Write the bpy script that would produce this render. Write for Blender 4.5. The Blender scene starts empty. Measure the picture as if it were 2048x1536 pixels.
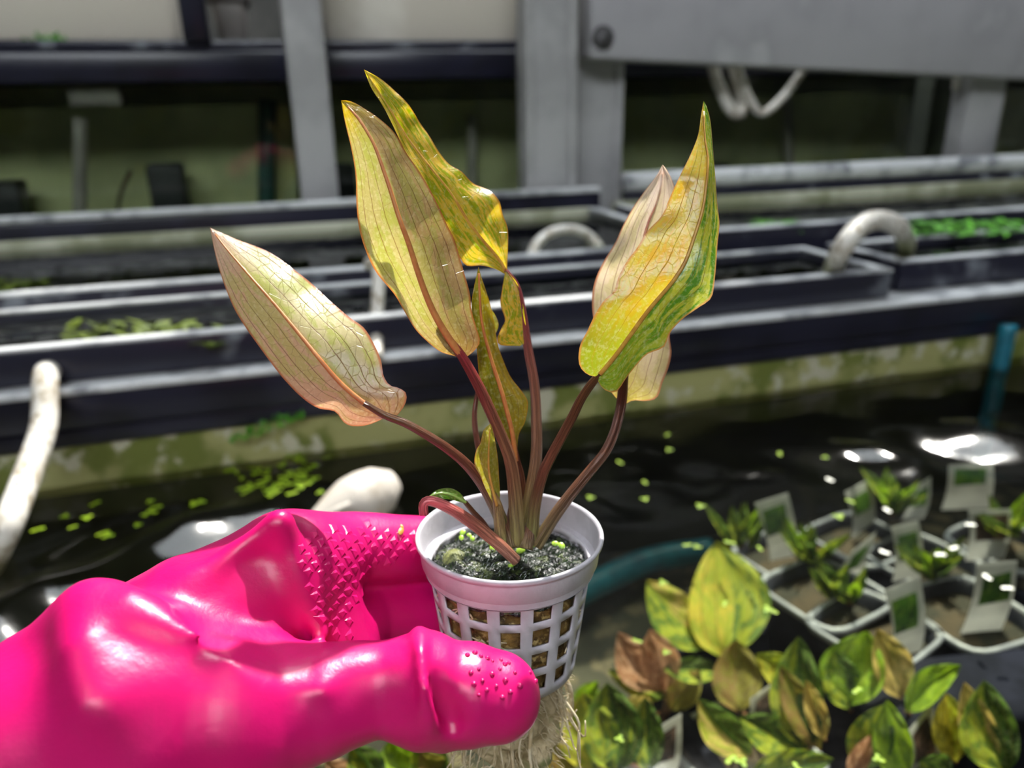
import bpy, math, random
import numpy as np
from mathutils import Vector, Matrix, Quaternion
from mathutils.bvhtree import BVHTree

random.seed(7)
rng = np.random.default_rng(7)
scene = bpy.context.scene
COL = scene.collection

# ------------------------------------------------------------------ camera
FPX = 1538.0                      # focal length in pixels of the 2048 x 1536 frame
CAM_H = 0.30                      # camera height above the water of the front tank
PITCH, ROLL = math.radians(20.0), math.radians(1.2)
CF = np.array([0, math.cos(PITCH), -math.sin(PITCH)])
_u = np.array([0, math.sin(PITCH), math.cos(PITCH)])
_r = np.array([1.0, 0, 0])
CR = _r * math.cos(ROLL) - _u * math.sin(ROLL)
CU = _u * math.cos(ROLL) + _r * math.sin(ROLL)
CC = np.array([0, 0, CAM_H])
cd = bpy.data.cameras.new('camera')
cam = bpy.data.objects.new('camera', cd)
COL.objects.link(cam)
cam.matrix_world = Matrix(((CR[0], CU[0], -CF[0], CC[0]), (CR[1], CU[1], -CF[1], CC[1]), (CR[2], CU[2], -CF[2], CC[2]), (0, 0, 0, 1)))
cd.sensor_width = 36.0
cd.lens = FPX / 2048 * 36.0
cd.clip_start = 0.01
cd.dof.use_dof = True
cd.dof.focus_distance = 0.212
cd.dof.aperture_fstop = 9.5
scene.camera = cam

# ------------------------------------------------------------------ sky, sun, exposure
w = bpy.data.worlds.new('sky'); scene.world = w
w.use_nodes = True
bg = w.node_tree.nodes['Background']
bg.inputs[0].default_value = (0.90, 0.96, 1.0, 1)
bg.inputs[1].default_value = 13.0
SUN_AZ, SUN_EL = math.radians(22), math.radians(55)
sun_dir = Vector((math.sin(SUN_AZ) * math.cos(SUN_EL), math.cos(SUN_AZ) * math.cos(SUN_EL), math.sin(SUN_EL)))
sl = bpy.data.lights.new('sun', 'SUN'); sl.energy = 8.5; sl.angle = math.radians(1.2); sl.color = (1.0, 0.96, 0.88)
so = bpy.data.objects.new('sun', sl); COL.objects.link(so)
so.rotation_euler = sun_dir.to_track_quat('Z', 'Y').to_euler()
scene.view_settings.view_transform = 'Standard'
scene.view_settings.look = 'None'
scene.view_settings.exposure = 0.0
scene.view_settings.gamma = 1.0
scene.view_settings.use_curve_mapping = False
SKYLIGHT = (-0.15, 1.35, 1.05, 2.4)       # x0, x1, y0, y1 of the unseen roof opening, placed to let the sun in
CEIL = 2.6

# ------------------------------------------------------------------ helpers
def ray(px, py):
    return CF + CR * (px - 1024) / FPX - CU * (py - 768) / FPX
def P(px, py, d):                       # point at depth d seen towards a pixel
    return CC + ray(px, py) * d
def G(px, py, z):                       # where that view ray meets the level z
    r = ray(px, py)
    return CC + r * (z - CAM_H) / r[2]
YAW = math.radians(16)
TD = np.array([math.cos(YAW), math.sin(YAW), 0]); ND = np.array([-math.sin(YAW), math.cos(YAW), 0])
def tk(s, n, z): return TD * s + ND * n + np.array([0, 0, z])
def onN(px, py, n):                     # (s, z) where the ray meets the upright plane n of the tank rows
    r = ray(px, py); k = (n - CC @ ND) / (r @ ND); p = CC + r * k
    return float(p @ TD), float(p[2])

def lin(r, g, b):
    f = lambda c: (c / 255 / 12.92) if c <= 10 else ((c / 255 + 0.055) / 1.055) ** 2.4
    return (f(r), f(g), f(b), 1)

LOC = {}
def tag(o, label=None, cat=None, group=None, kind=None):
    if label: o['label'] = label
    if cat: o['category'] = cat
    if group: o['group'] = group
    if kind: o['kind'] = kind
    return o
def thing(name, loc, label, cat, group=None):
    o = bpy.data.objects.new(name, None); COL.objects.link(o)
    o.empty_display_size = 0.01
    o.location = Vector(loc); LOC[o.name] = Vector(loc)
    return tag(o, label, cat, group)
def place(o, loc, parent=None):
    LOC[o.name] = Vector(loc)
    if parent is not None:
        o.parent = parent
        o.location = Vector(loc) - LOC[parent.name]
    else:
        o.location = Vector(loc)
def make(name, verts, faces, mat, parent=None, smooth=False, uv=None, origin=None):
    v = np.asarray(verts, dtype=float)
    if origin is None:
        lo, hi = v.min(0), v.max(0)
        origin = ((lo[0] + hi[0]) / 2, (lo[1] + hi[1]) / 2, lo[2])
    origin = np.asarray(origin)
    me = bpy.data.meshes.new(name)
    me.from_pydata((v - origin).tolist(), [], [tuple(int(i) for i in f) for f in faces])
    if uv is not None:
        lay = me.uv_layers.new(name='UVMap')
        li = np.empty(len(me.loops), dtype=np.int32); me.loops.foreach_get('vertex_index', li)
        lay.data.foreach_set('uv', np.asarray(uv, dtype=np.float32)[li].ravel())
    if smooth:
        me.polygons.foreach_set('use_smooth', [True] * len(me.polygons))
    if mat is not None: me.materials.append(mat)
    o = bpy.data.objects.new(name, me); COL.objects.link(o)
    place(o, origin, parent)
    return o
def share(name, me, loc, parent=None, quat=None, scale=1.0):
    o = bpy.data.objects.new(name, me); COL.objects.link(o)
    place(o, loc, parent)
    if quat is not None:
        o.rotation_mode = 'QUATERNION'; o.rotation_quaternion = quat
    o.scale = (scale,) * 3 if not hasattr(scale, '__len__') else scale
    return o

def catmull(pts, n):
    p = np.asarray(pts, float)
    if len(p) > 2:
        q = np.vstack([2 * p[0] - p[1], p, 2 * p[-1] - p[-2]])
        out = []
        for i in range(1, len(q) - 2):
            for t in np.linspace(0, 1, 12, endpoint=False):
                a, b, c, d = q[i - 1], q[i], q[i + 1], q[i + 2]
                out.append(0.5 * (2 * b + (c - a) * t + (2 * a - 5 * b + 4 * c - d) * t * t + (3 * b - a - 3 * c + d) * t ** 3))
        out.append(p[-1]); p = np.array(out)
    s = np.concatenate([[0], np.cumsum(np.linalg.norm(np.diff(p, axis=0), axis=1))])
    x = np.linspace(0, s[-1], n)
    return np.stack([np.interp(x, s, p[:, k]) for k in range(p.shape[1])], 1)

def tube(pts, rad, n=24, sides=10, squash=1.0, caps=True, smoothpath=True):
    p = catmull(pts, n) if smoothpath else np.asarray(pts, float)
    n = len(p)
    r = np.interp(np.linspace(0, 1, n), np.linspace(0, 1, len(np.atleast_1d(rad))), np.atleast_1d(rad)) if np.ndim(rad) else np.full(n, rad)
    V, F, UV = [], [], []
    t = np.gradient(p, axis=0); t /= np.linalg.norm(t, axis=1)[:, None] + 1e-12
    a = np.cross(t[0], [0.13, 0.2, 0.97]); a /= np.linalg.norm(a)
    for i in range(n):
        a = a - t[i] * (a @ t[i]); a /= np.linalg.norm(a); b = np.cross(t[i], a)
        for k in range(sides):
            th = 2 * math.pi * k / sides
            V.append(p[i] + r[i] * (math.cos(th) * a + squash * math.sin(th) * b)); UV.append((k / sides, i / (n - 1)))
    for i in range(n - 1):
        for k in range(sides):
            k2 = (k + 1) % sides
            F.append((i * sides + k, i * sides + k2, (i + 1) * sides + k2, (i + 1) * sides + k))
    if caps:
        F.append(tuple(range(sides))[::-1]); F.append(tuple((n - 1) * sides + k for k in range(sides)))
    return np.array(V), F, UV

def merge(*parts):
    V, F = [], []; o = 0
    for v, f in parts:
        V.append(np.asarray(v, float)); F += [tuple(i + o for i in q) for q in f]; o += len(v)
    return np.vstack(V), F
def prism(c8):
    return np.array(c8), [(0, 3, 2, 1), (4, 5, 6, 7), (0, 1, 5, 4), (1, 2, 6, 5), (2, 3, 7, 6), (3, 0, 4, 7)]
def tbox(s0, s1, n0, n1, z0, z1):        # box in the frame of the tank rows
    return prism([tk(s0, n0, z0), tk(s1, n0, z0), tk(s1, n1, z0), tk(s0, n1, z0), tk(s0, n0, z1), tk(s1, n0, z1), tk(s1, n1, z1), tk(s0, n1, z1)])
def wbox(x0, x1, y0, y1, z0, z1):
    return prism([(x0, y0, z0), (x1, y0, z0), (x1, y1, z0), (x0, y1, z0), (x0, y0, z1), (x1, y0, z1), (x1, y1, z1), (x0, y1, z1)])
def bevel(o, wdt=0.002, seg=2):
    m = o.modifiers.new('bevel', 'BEVEL'); m.width = wdt; m.segments = seg; m.limit_method = 'ANGLE'
    for pl in o.data.polygons: pl.use_smooth = True
    return o
def lathe(prof, cx, n=48, sq=2.0, rot=0.0):   # prof: list of (r, z); sq > 2 rounds towards a square
    V, F = [], []
    m = len(prof)
    for i, (r, z) in enumerate(prof):
        for k in range(n):
            th = 2 * math.pi * k / n
            c, s = math.cos(th), math.sin(th)
            g = r / (abs(c) ** sq + abs(s) ** sq) ** (1 / sq)
            x, y = g * c, g * s
            V.append((cx[0] + x * math.cos(rot) - y * math.sin(rot), cx[1] + x * math.sin(rot) + y * math.cos(rot), cx[2] + z))
    for i in range(m - 1):
        for k in range(n):
            k2 = (k + 1) % n
            F.append((i * n + k, i * n + k2, (i + 1) * n + k2, (i + 1) * n + k))
    return np.array(V), F

# ------------------------------------------------------------------ materials
def nodes_of(m):
    m.use_nodes = True
    return m.node_tree.nodes, m.node_tree.links
def N(ns, t, **kw):
    n = ns.new(t)
    for k, v in kw.items(): setattr(n, k, v)
    return n
def math_node(ns, ls, op, a, b=None, clamp=False):
    n = N(ns, 'ShaderNodeMath', operation=op, use_clamp=clamp)
    for i, v in enumerate((a, b)):
        if v is None: continue
        if isinstance(v, (int, float)): n.inputs[i].default_value = v
        else: ls.new(v, n.inputs[i])
    return n.outputs[0]
def mixcol(ns, ls, fac, a, b):
    n = N(ns, 'ShaderNodeMix', data_type='RGBA')
    for sock, v in ((n.inputs[0], fac), (n.inputs[6], a), (n.inputs[7], b)):
        if isinstance(v, (int, float)): sock.default_value = v
        elif isinstance(v, tuple): sock.default_value = v
        else: ls.new(v, sock)
    return n.outputs[2]
def ramp(ns, ls, src, p0, p1):
    n = N(ns, 'ShaderNodeMapRange'); n.interpolation_type = 'SMOOTHSTEP'
    ls.new(src, n.inputs[0]); n.inputs[1].default_value = p0; n.inputs[2].default_value = p1
    return n.outputs[0]
def noise(ns, ls, scale, detail=3.0, rough=0.55, vec=None, dist=0.0):
    n = N(ns, 'ShaderNodeTexNoise'); n.inputs['Scale'].default_value = scale; n.inputs['Detail'].default_value = detail
    n.inputs['Roughness'].default_value = rough; n.inputs['Distortion'].default_value = dist
    if vec is None:
        tc = N(ns, 'ShaderNodeTexCoord'); vec = tc.outputs['Object']
    ls.new(vec, n.inputs['Vector'])
    return n.outputs['Fac']
def mat(name, c1, c2=None, scale=20, lo=0.4, hi=0.6, rough=0.5, rough2=None, bump=0.0, bscale=None, metal=0.0, spec=0.5, coat=0.0, sss=0.0, c3=None, scale3=60, trans=0.0):
    m = bpy.data.materials.new(name); ns, ls = nodes_of(m)
    p = ns['Principled BSDF']
    p.inputs['Roughness'].default_value = rough; p.inputs['Metallic'].default_value = metal
    p.inputs['Specular IOR Level'].default_value = spec; p.inputs['Coat Weight'].default_value = coat
    p.inputs['Coat Roughness'].default_value = 0.12
    if sss: p.inputs['Subsurface Weight'].default_value = sss; p.inputs['Subsurface Radius'].default_value = (0.004, 0.001, 0.002); p.inputs['Subsurface Scale'].default_value = 1.0
    p.inputs['Base Color'].default_value = c1
    if c2 is not None:
        f = ramp(ns, ls, noise(ns, ls, scale), lo, hi)
        col = mixcol(ns, ls, f, c1, c2)
        if c3 is not None:
            col = mixcol(ns, ls, ramp(ns, ls, noise(ns, ls, scale3, 4), 0.52, 0.62), col, c3)
        ls.new(col, p.inputs['Base Color'])
        if rough2 is not None:
            mr = N(ns, 'ShaderNodeMapRange'); ls.new(f, mr.inputs[0]); mr.inputs[3].default_value = rough; mr.inputs[4].default_value = rough2
            ls.new(mr.outputs[0], p.inputs['Roughness'])
    if bump:
        b = N(ns, 'ShaderNodeBump'); b.inputs['Strength'].default_value = 1.0; b.inputs['Distance'].default_value = bump
        ls.new(noise(ns, ls, bscale or scale * 3, 4), b.inputs['Height']); ls.new(b.outputs[0], p.inputs['Normal'])
    return m
def leaf_mat(name, base, second, vein, edge=None, right=None, lo=0.45, hi=0.55, pscale=(5, 1.6), trans=0.45, tcol=None, rough=0.28, veins=(0.30, 0.56, 0.80), vw=0.014, seed=0.0, blush=None, bump=0.00025, spec=0.5, tip=None, cross=0.12):
    m = bpy.data.materials.new(name); ns, ls = nodes_of(m)
    p = ns['Principled BSDF']; out = ns['Material Output']
    uv = N(ns, 'ShaderNodeUVMap'); uv.uv_map = 'UVMap'
    sx = N(ns, 'ShaderNodeSeparateXYZ'); ls.new(uv.outputs[0], sx.inputs[0])
    U, Vv = sx.outputs[0], sx.outputs[1]
    a = math_node(ns, ls, 'ABSOLUTE', math_node(ns, ls, 'SUBTRACT', math_node(ns, ls, 'MULTIPLY', U, 2.0), 1.0))
    cv = N(ns, 'ShaderNodeCombineXYZ')
    # streaks that lean from the midrib to the tip
    ls.new(math_node(ns, ls, 'ADD', math_node(ns, ls, 'MULTIPLY', U, pscale[0]), seed), cv.inputs[0])
    ls.new(math_node(ns, ls, 'MULTIPLY', math_node(ns, ls, 'SUBTRACT', Vv, math_node(ns, ls, 'MULTIPLY', a, 0.12)), pscale[1] * 3), cv.inputs[1])
    cv.inputs[2].default_value = seed
    f = ramp(ns, ls, noise(ns, ls, 1.4, 6, 0.62, cv.outputs[0], 0.4), lo, hi)
    if right is not None:
        side = ramp(ns, ls, U, 0.49, 0.51)
        col = mixcol(ns, ls, side, mixcol(ns, ls, f, base, second), mixcol(ns, ls, f, right[0], right[1]))
    else:
        col = mixcol(ns, ls, f, base, second)
    if blush is not None:           # (colour, from v, to v): a tint towards the base of the blade
        bl = ramp(ns, ls, Vv, blush[2], blush[1])
        ed = math_node(ns, ls, 'MULTIPLY', bl, 0.75)
        col = mixcol(ns, ls, ed, col, blush[0])
    if tip is not None:
        col = mixcol(ns, ls, math_node(ns, ls, 'MULTIPLY', ramp(ns, ls, Vv, tip[1], tip[2]), 0.85), col, tip[0])
    # fine mottling
    fine = noise(ns, ls, 900, 2)
    col = mixcol(ns, ls, math_node(ns, ls, 'MULTIPLY', ramp(ns, ls, fine, 0.45, 0.75), 0.22), col, (0.9, 0.85, 0.55, 1))
    # main veins follow the blade outline
    wob = noise(ns, ls, 3.0, 2, 0.5, cv.outputs[0])
    aw = math_node(ns, ls, 'ADD', a, math_node(ns, ls, 'MULTIPLY', math_node(ns, ls, 'SUBTRACT', wob, 0.5), 0.05))
    vm = None
    for k in veins:
        d = math_node(ns, ls, 'ABSOLUTE', math_node(ns, ls, 'SUBTRACT', aw, k))
        x = ramp(ns, ls, d, vw, 0.0)
        vm = x if vm is None else math_node(ns, ls, 'MAXIMUM', vm, x)
    # cross veins: cells between the main veins
    vc = N(ns, 'ShaderNodeTexVoronoi'); vc.feature = 'DISTANCE_TO_EDGE'; vc.inputs['Scale'].default_value = 1.0
    cv2 = N(ns, 'ShaderNodeCombineXYZ')
    ls.new(math_node(ns, ls, 'MULTIPLY', U, 7.0), cv2.inputs[0])
    ls.new(math_node(ns, ls, 'MULTIPLY', math_node(ns, ls, 'SUBTRACT', Vv, math_node(ns, ls, 'MULTIPLY', a, 0.10)), 22.0), cv2.inputs[1])
    ls.new(cv2.outputs[0], vc.inputs['Vector'])
    cx = ramp(ns, ls, vc.outputs['Distance'], 0.03, 0.0)
    col = mixcol(ns, ls, math_node(ns, ls, 'MULTIPLY', cx, cross), col, vein)
    col = mixcol(ns, ls, math_node(ns, ls, 'MULTIPLY', vm, 0.65), col, vein)
    if edge is not None:
        col = mixcol(ns, ls, ramp(ns, ls, a, 0.93, 0.985), col, edge)
    ls.new(col, p.inputs['Base Color'])
    p.inputs['Roughness'].default_value = rough; p.inputs['Specular IOR Level'].default_value = spec
    h = math_node(ns, ls, 'SUBTRACT', math_node(ns, ls, 'MULTIPLY', fine, 0.35), math_node(ns, ls, 'ADD', math_node(ns, ls, 'MULTIPLY', vm, 0.8), math_node(ns, ls, 'MULTIPLY', cx, cross * 4)))
    b = N(ns, 'ShaderNodeBump'); b.inputs['Strength'].default_value = 1.0; b.inputs['Distance'].default_value = bump
    ls.new(h, b.inputs['Height']); ls.new(b.outputs[0], p.inputs['Normal'])
    tr = N(ns, 'ShaderNodeBsdfTranslucent')
    hs = N(ns, 'ShaderNodeHueSaturation'); hs.inputs['Saturation'].default_value = 1.08; hs.inputs['Value'].default_value = 1.4
    ls.new(col, hs.inputs['Color']); ls.new(hs.outputs[0], tr.inputs['Color'])
    mx = N(ns, 'ShaderNodeMixShader'); mx.inputs[0].default_value = trans
    ls.new(p.outputs[0], mx.inputs[1]); ls.new(tr.outputs[0], mx.inputs[2]); ls.new(mx.outputs[0], out.inputs['Surface'])
    return m
def clear_mat(name, tint, ior=1.33, rough=0.0, bump=0.0, bscale=30):   # a clear surface: fresnel gloss over see-through
    m = bpy.data.materials.new(name); ns, ls = nodes_of(m)
    ns.remove(ns['Principled BSDF']); out = ns['Material Output']
    t = N(ns, 'ShaderNodeBsdfTransparent'); t.inputs[0].default_value = tint
    g = N(ns, 'ShaderNodeBsdfGlossy'); g.inputs['Roughness'].default_value = rough
    fr = N(ns, 'ShaderNodeFresnel'); fr.inputs[0].default_value = ior
    if bump:
        b = N(ns, 'ShaderNodeBump'); b.inputs['Distance'].default_value = bump; b.inputs['Strength'].default_value = 1
        ls.new(noise(ns, ls, bscale, 2), b.inputs['Height']); ls.new(b.outputs[0], g.inputs['Normal']); ls.new(b.outputs[0], fr.inputs['Normal'])
    mx = N(ns, 'ShaderNodeMixShader'); ls.new(fr.outputs[0], mx.inputs[0]); ls.new(t.outputs[0], mx.inputs[1]); ls.new(g.outputs[0], mx.inputs[2])
    ls.new(mx.outputs[0], out.inputs['Surface'])
    return m

M = {}
M['wall'] = mat('painted_wall', lin(92, 90, 86), lin(76, 75, 72), 4, rough=0.9)
M['roof'] = mat('roof_sheet', lin(120, 118, 112), lin(104, 102, 98), 3, rough=0.9)
M['concrete'] = mat('concrete', lin(80, 78, 74), lin(62, 60, 58), 6, rough=0.9)
M['post'] = mat('grey_painted_steel', lin(176, 175, 176), lin(158, 157, 158), 9, rough=0.45, bump=0.0003, bscale=60)
M['beam'] = mat('grey_beam_paint', lin(168, 166, 170), lin(148, 146, 150), 5, lo=0.35, hi=0.7, rough=0.4, c3=lin(178, 177, 180), scale3=5)
M['bolt'] = mat('dull_bolt_steel', lin(110, 108, 110), lin(80, 78, 80), 90, rough=0.4, metal=0.7)
M['black'] = mat('black_navy_plastic', lin(30, 30, 46), lin(20, 20, 32), 12, rough=0.28)
M['limed'] = mat('black_plastic_with_lime', lin(34, 34, 48), lin(120, 124, 132), 16, lo=0.56, hi=0.74, rough=0.28, rough2=0.7, bump=0.0003, bscale=120)
M['ledge'] = mat('worn_pale_ledge', lin(196, 198, 200), lin(120, 122, 128), 22, lo=0.45, hi=0.68, rough=0.4, bump=0.0004, bscale=160)
M['tankwall'] = mat('algae_wall', lin(150, 148, 96), lin(96, 104, 40), 18, lo=0.42, hi=0.6, rough=0.7, c3=lin(176, 172, 150), scale3=34, bump=0.001, bscale=90)
M['tankfloor'] = mat('silted_tank_floor', lin(74, 72, 60), lin(30, 30, 24), 7, lo=0.38, hi=0.66, rough=0.85, c3=lin(110, 100, 80), scale3=40, bump=0.002, bscale=60)
M['trayin'] = mat('tray_lining', lin(178, 178, 160), lin(132, 134, 108), 12, rough=0.7)
M['lowerwall'] = mat('dark_lower_wall', lin(46, 48, 36), lin(26, 28, 22), 9, rough=0.7)  # submerged wall: the dark of the water is put into its colour
M['aqback'] = mat('dim_green_back_panel', lin(184, 186, 142), lin(142, 146, 112), 5, lo=0.35, hi=0.65, rough=0.8, c3=lin(160, 160, 108), scale3=6)
M['tub'] = mat('milky_tub_plastic', lin(226, 220, 208), lin(206, 198, 184), 6, rough=0.45)
M['tub2'] = mat('grey_tub_plastic', lin(150, 144, 138), lin(120, 114, 110), 6, rough=0.5)
M['hose'] = mat('white_hose', lin(214, 210, 202), lin(180, 172, 160), 40, lo=0.45, hi=0.7, rough=0.4, c3=lin(160, 148, 128), scale3=110)
M['pvc'] = mat('dirty_white_pvc', lin(196, 188, 178), lin(156, 142, 124), 30, lo=0.48, hi=0.72, rough=0.5, c3=lin(190, 176, 158), scale3=40)
M['teal'] = mat('teal_pipe', lin(30, 118, 140), lin(20, 92, 112), 30, rough=0.4)
M['dimteal'] = mat('dark_teal_pipe', lin(30, 70, 66), lin(22, 54, 52), 30, rough=0.5)
M['darkbox'] = mat('black_filter_plastic', lin(24, 26, 30), lin(14, 16, 20), 20, rough=0.5)
M['twig'] = mat('brown_twig', lin(84, 62, 46), lin(60, 46, 34), 60, rough=0.8)
M['water'] = clear_mat('tank_water', (0.82, 0.84, 0.72, 1), 1.33, 0.085, 0.0003, 40)
M['traywater'] = clear_mat('tray_water', (0.72, 0.76, 0.60, 1), 1.33, 0.0, 0.001, 25)
M['glass'] = clear_mat('aquarium_glass', (0.86, 0.89, 0.85, 1), 1.3)
M['glove'] = mat('pink_rubber', lin(208, 14, 106), lin(202, 9, 100), 30, rough=0.35, spec=0.5, bump=0.00012, bscale=420, sss=0.1)
M['potplastic'] = mat('pale_grey_pot_plastic', lin(198, 194, 202), lin(188, 184, 192), 140, rough=0.34, bump=0.00006, bscale=700)
M['rockwool'] = mat('wet_rockwool', lin(150, 118, 62), lin(84, 62, 34), 130, lo=0.36, hi=0.66, rough=0.45, c3=lin(186, 160, 104), scale3=420, bump=0.0008, bscale=500)
M['mossbase'] = mat('wet_black_moss_bed', lin(26, 34, 22), lin(12, 14, 12), 160, rough=0.22, bump=0.0008, bscale=700, c3=lin(70, 80, 40), scale3=210)
M['mossfib'] = mat('dark_moss_fibre', lin(36, 56, 26), lin(18, 24, 16), 300, rough=0.2)
M['mosspale'] = mat('olive_algae', lin(112, 116, 62), lin(74, 80, 40), 300, rough=0.5, bump=0.0005, bscale=900)
M['root'] = mat('pale_root', lin(214, 200, 170), lin(180, 160, 124), 220, rough=0.55)
M['rootmass'] = mat('felted_root_mass', lin(206, 188, 152), lin(150, 132, 96), 110, lo=0.36, hi=0.62, rough=0.6, c3=lin(120, 124, 80), scale3=50, bump=0.0012, bscale=420)
M['sprout'] = mat('fresh_green_sprout', lin(170, 206, 70), lin(138, 184, 50), 400, rough=0.35)
M['duck'] = mat('duckweed_green', lin(128, 152, 22), lin(100, 130, 18), 200, rough=0.5, spec=0.2)
M['flake'] = mat('white_flake', lin(236, 236, 222), lin(220, 220, 206), 200, rough=0.4)
M['wallmoss'] = mat('bright_wall_moss', lin(96, 166, 40), lin(60, 120, 28), 120, rough=0.4)
def thin(m, k):                          # lets light through a thin sheet
    ns, ls = nodes_of(m); p = ns['Principled BSDF']; out = ns['Material Output']
    tr = N(ns, 'ShaderNodeBsdfTranslucent'); mx = N(ns, 'ShaderNodeMixShader'); mx.inputs[0].default_value = k
    if p.inputs['Base Color'].is_linked: ls.new(p.inputs['Base Color'].links[0].from_socket, tr.inputs['Color'])
    else: tr.inputs['Color'].default_value = p.inputs['Base Color'].default_value
    ls.new(p.outputs[0], mx.inputs[1]); ls.new(tr.outputs[0], mx.inputs[2]); ls.new(mx.outputs[0], out.inputs['Surface'])
    return m
M['card'] = thin(mat('white_tag_card', lin(240, 240, 244), lin(228, 228, 232), 60, rough=0.6, spec=0.15), 0.6)
M['photo'] = mat('green_plant_photo_print', lin(84, 130, 44), lin(44, 74, 30), 70, lo=0.4, hi=0.6, rough=0.4, c3=lin(122, 160, 60), scale3=160)
M['photo_dark'] = mat('brown_plant_photo_print', lin(86, 66, 60), lin(50, 38, 36), 70, lo=0.4, hi=0.6, rough=0.4, c3=lin(140, 110, 100), scale3=160)
M['pondpot'] = mat('grey_blue_pond_pot', lin(176, 180, 196), lin(150, 154, 170), 60, rough=0.35)
M['pondpotbody'] = mat('dark_pond_pot_body', lin(46, 48, 62), lin(34, 34, 44), 40, rough=0.4)
M['soil'] = mat('pond_pot_soil', lin(70, 56, 36), lin(36, 34, 22), 40, rough=0.8, bump=0.003, bscale=160)
M['crate'] = mat('dark_navy_crate', lin(38, 40, 58), lin(28, 30, 44), 30, rough=0.7, spec=0.05)

# ------------------------------------------------------------------ room shell
X0, X1, Y0, Y1, FZ = -2.4, 2.4, -1.9, 3.2, -0.7
def struct(name, vf, m): return tag(make(name, vf[0], vf[1], m), kind='structure')
struct('floor', wbox(X0, X1, Y0, Y1, FZ - 0.05, FZ), M['concrete'])
struct('wall_back', wbox(X0, X1, Y1, Y1 + 0.06, FZ, CEIL), M['wall'])
struct('wall_left', wbox(X0 - 0.06, X0, Y0 - 0.06, Y1 + 0.06, FZ, CEIL), M['wall'])
struct('wall_right', wbox(X1, X1 + 0.06, Y0 - 0.06, Y1 + 0.06, FZ, CEIL), M['wall'])
a, b, c, d = SKYLIGHT
struct('ceiling', merge(wbox(X0 - .06, a, Y0 - .06, Y1 + .06, CEIL, CEIL + .05), wbox(b, X1 + .06, Y0 - .06, Y1 + .06, CEIL, CEIL + .05),
                        wbox(a, b, Y0 - .06, c, CEIL, CEIL + .05), wbox(a, b, d, Y1 + .06, CEIL, CEIL + .05)), M['roof'])
FILL_OPENING = (-1.5, 0.9, 1.65, 2.5)             # unseen opening added in the wall behind the camera for front fill light
a2, b2, c2, d2 = FILL_OPENING
struct('wall_front', merge(wbox(X0, a2, Y0 - .06, Y0, FZ, CEIL), wbox(b2, X1, Y0 - .06, Y0, FZ, CEIL), wbox(a2, b2, Y0 - .06, Y0, FZ, c2), wbox(a2, b2, Y0 - .06, Y0, d2, CEIL)), M['wall'])
def portal(name, loc, rot, sx, sy):
    l = bpy.data.lights.new(name, 'AREA'); l.shape = 'RECTANGLE'; l.size = sx; l.size_y = sy; l.cycles.is_portal = True
    o = bpy.data.objects.new(name, l); COL.objects.link(o); o.location = loc; o.rotation_euler = rot
portal('skylight_portal', ((a + b) / 2, (c + d) / 2, CEIL + 0.03), (0, 0, 0), b - a, d - c)
portal('fill_opening_portal', ((a2 + b2) / 2, Y0 - 0.03, (c2 + d2) / 2), (math.radians(90), 0, math.radians(180)), b2 - a2, d2 - c2)

# ------------------------------------------------------------------ front tank (the water the plants stand in)
SL, SR = -1.0, 1.25
NW = 0.675
ft = thing('holding_tank', tk(0.1, 0.2, -0.2), 'large black framed holding tank with algae-stained inner wall under the hand', 'tank')
make('tank_floor', *tbox(SL, SR, -0.5, NW, -0.19, -0.17), M['tankfloor'], ft)
make('back_wall', *tbox(SL, SR, NW, NW + 0.02, -0.008, 0.036), M['tankwall'], ft)
make('lower_wall', *tbox(SL, SR, NW + 0.002, NW + 0.02, -0.17, -0.008), M['lowerwall'], ft)
make('side_wall', *tbox(SL - 0.02, SL, -0.5, NW + 0.02, -0.17, 0.05), M['tankwall'], ft)
make('side_wall', *tbox(SR, SR + 0.02, -0.5, NW + 0.02, -0.17, 0.05), M['tankwall'], ft)
bevel(make('frame_beam', *tbox(SL, SR, NW - 0.004, NW + 0.03, 0.036, 0.052), M['black'], ft), 0.002)
bevel(make('frame_beam', *tbox(SL, SR, NW - 0.010, NW + 0.03, 0.054, 0.084), M['black'], ft), 0.002)
bevel(make('ledge_strip', *tbox(SL, SR, NW - 0.013, NW + 0.03, 0.084, 0.090), M['ledge'], ft), 0.0015)

# water with added swells, sloped to mirror the sun as glare patches
def water_mesh():
    xs = np.linspace(SL, SR, 420); ys = np.linspace(-0.5, NW, 230)
    S, Nn = np.meshgrid(xs, ys)
    Z = 0.0004 * np.sin(S * 61 + 3 * np.sin(Nn * 23)) + 0.0004 * np.sin(Nn * 83 + 2.0 * np.sin(S * 31))
    for (px, py, rs, rn, wl, ph) in GLARE_SWELLS:
        g = G(px, py, 0); s0, n0 = g @ TD, g @ ND
        v_ = (CC - g) / np.linalg.norm(CC - g); h_ = np.array(sun_dir) + v_
        gs, gn = -(h_ @ TD) / h_[2], -(h_ @ ND) / h_[2]; gm = math.hypot(gs, gn); gs /= gm; gn /= gm
        ds, dn = S - s0, Nn - n0
        e = np.exp(-((ds / rs) ** 2 + (dn / rn) ** 2) ** 2)
        q = ds * gs + dn * gn; r2 = dn * gs - ds * gn
        Z += gm * wl / (2 * math.pi) * e * np.arcsin(0.97 * np.sin(2 * math.pi * q / wl + ph + 0.45 * np.sin(r2 * 16 + n0 * 40) + 0.07 * np.sin(r2 * 95 + q * 60)))
    V = TD[None, None] * S[..., None] + ND[None, None] * Nn[..., None]; V[..., 2] = Z
    h, wd = S.shape
    idx = np.arange(h * wd).reshape(h, wd)
    F = np.stack([idx[:-1, :-1], idx[:-1, 1:], idx[1:, 1:], idx[1:, :-1]], -1).reshape(-1, 4)
    return V.reshape(-1, 3), F
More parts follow.
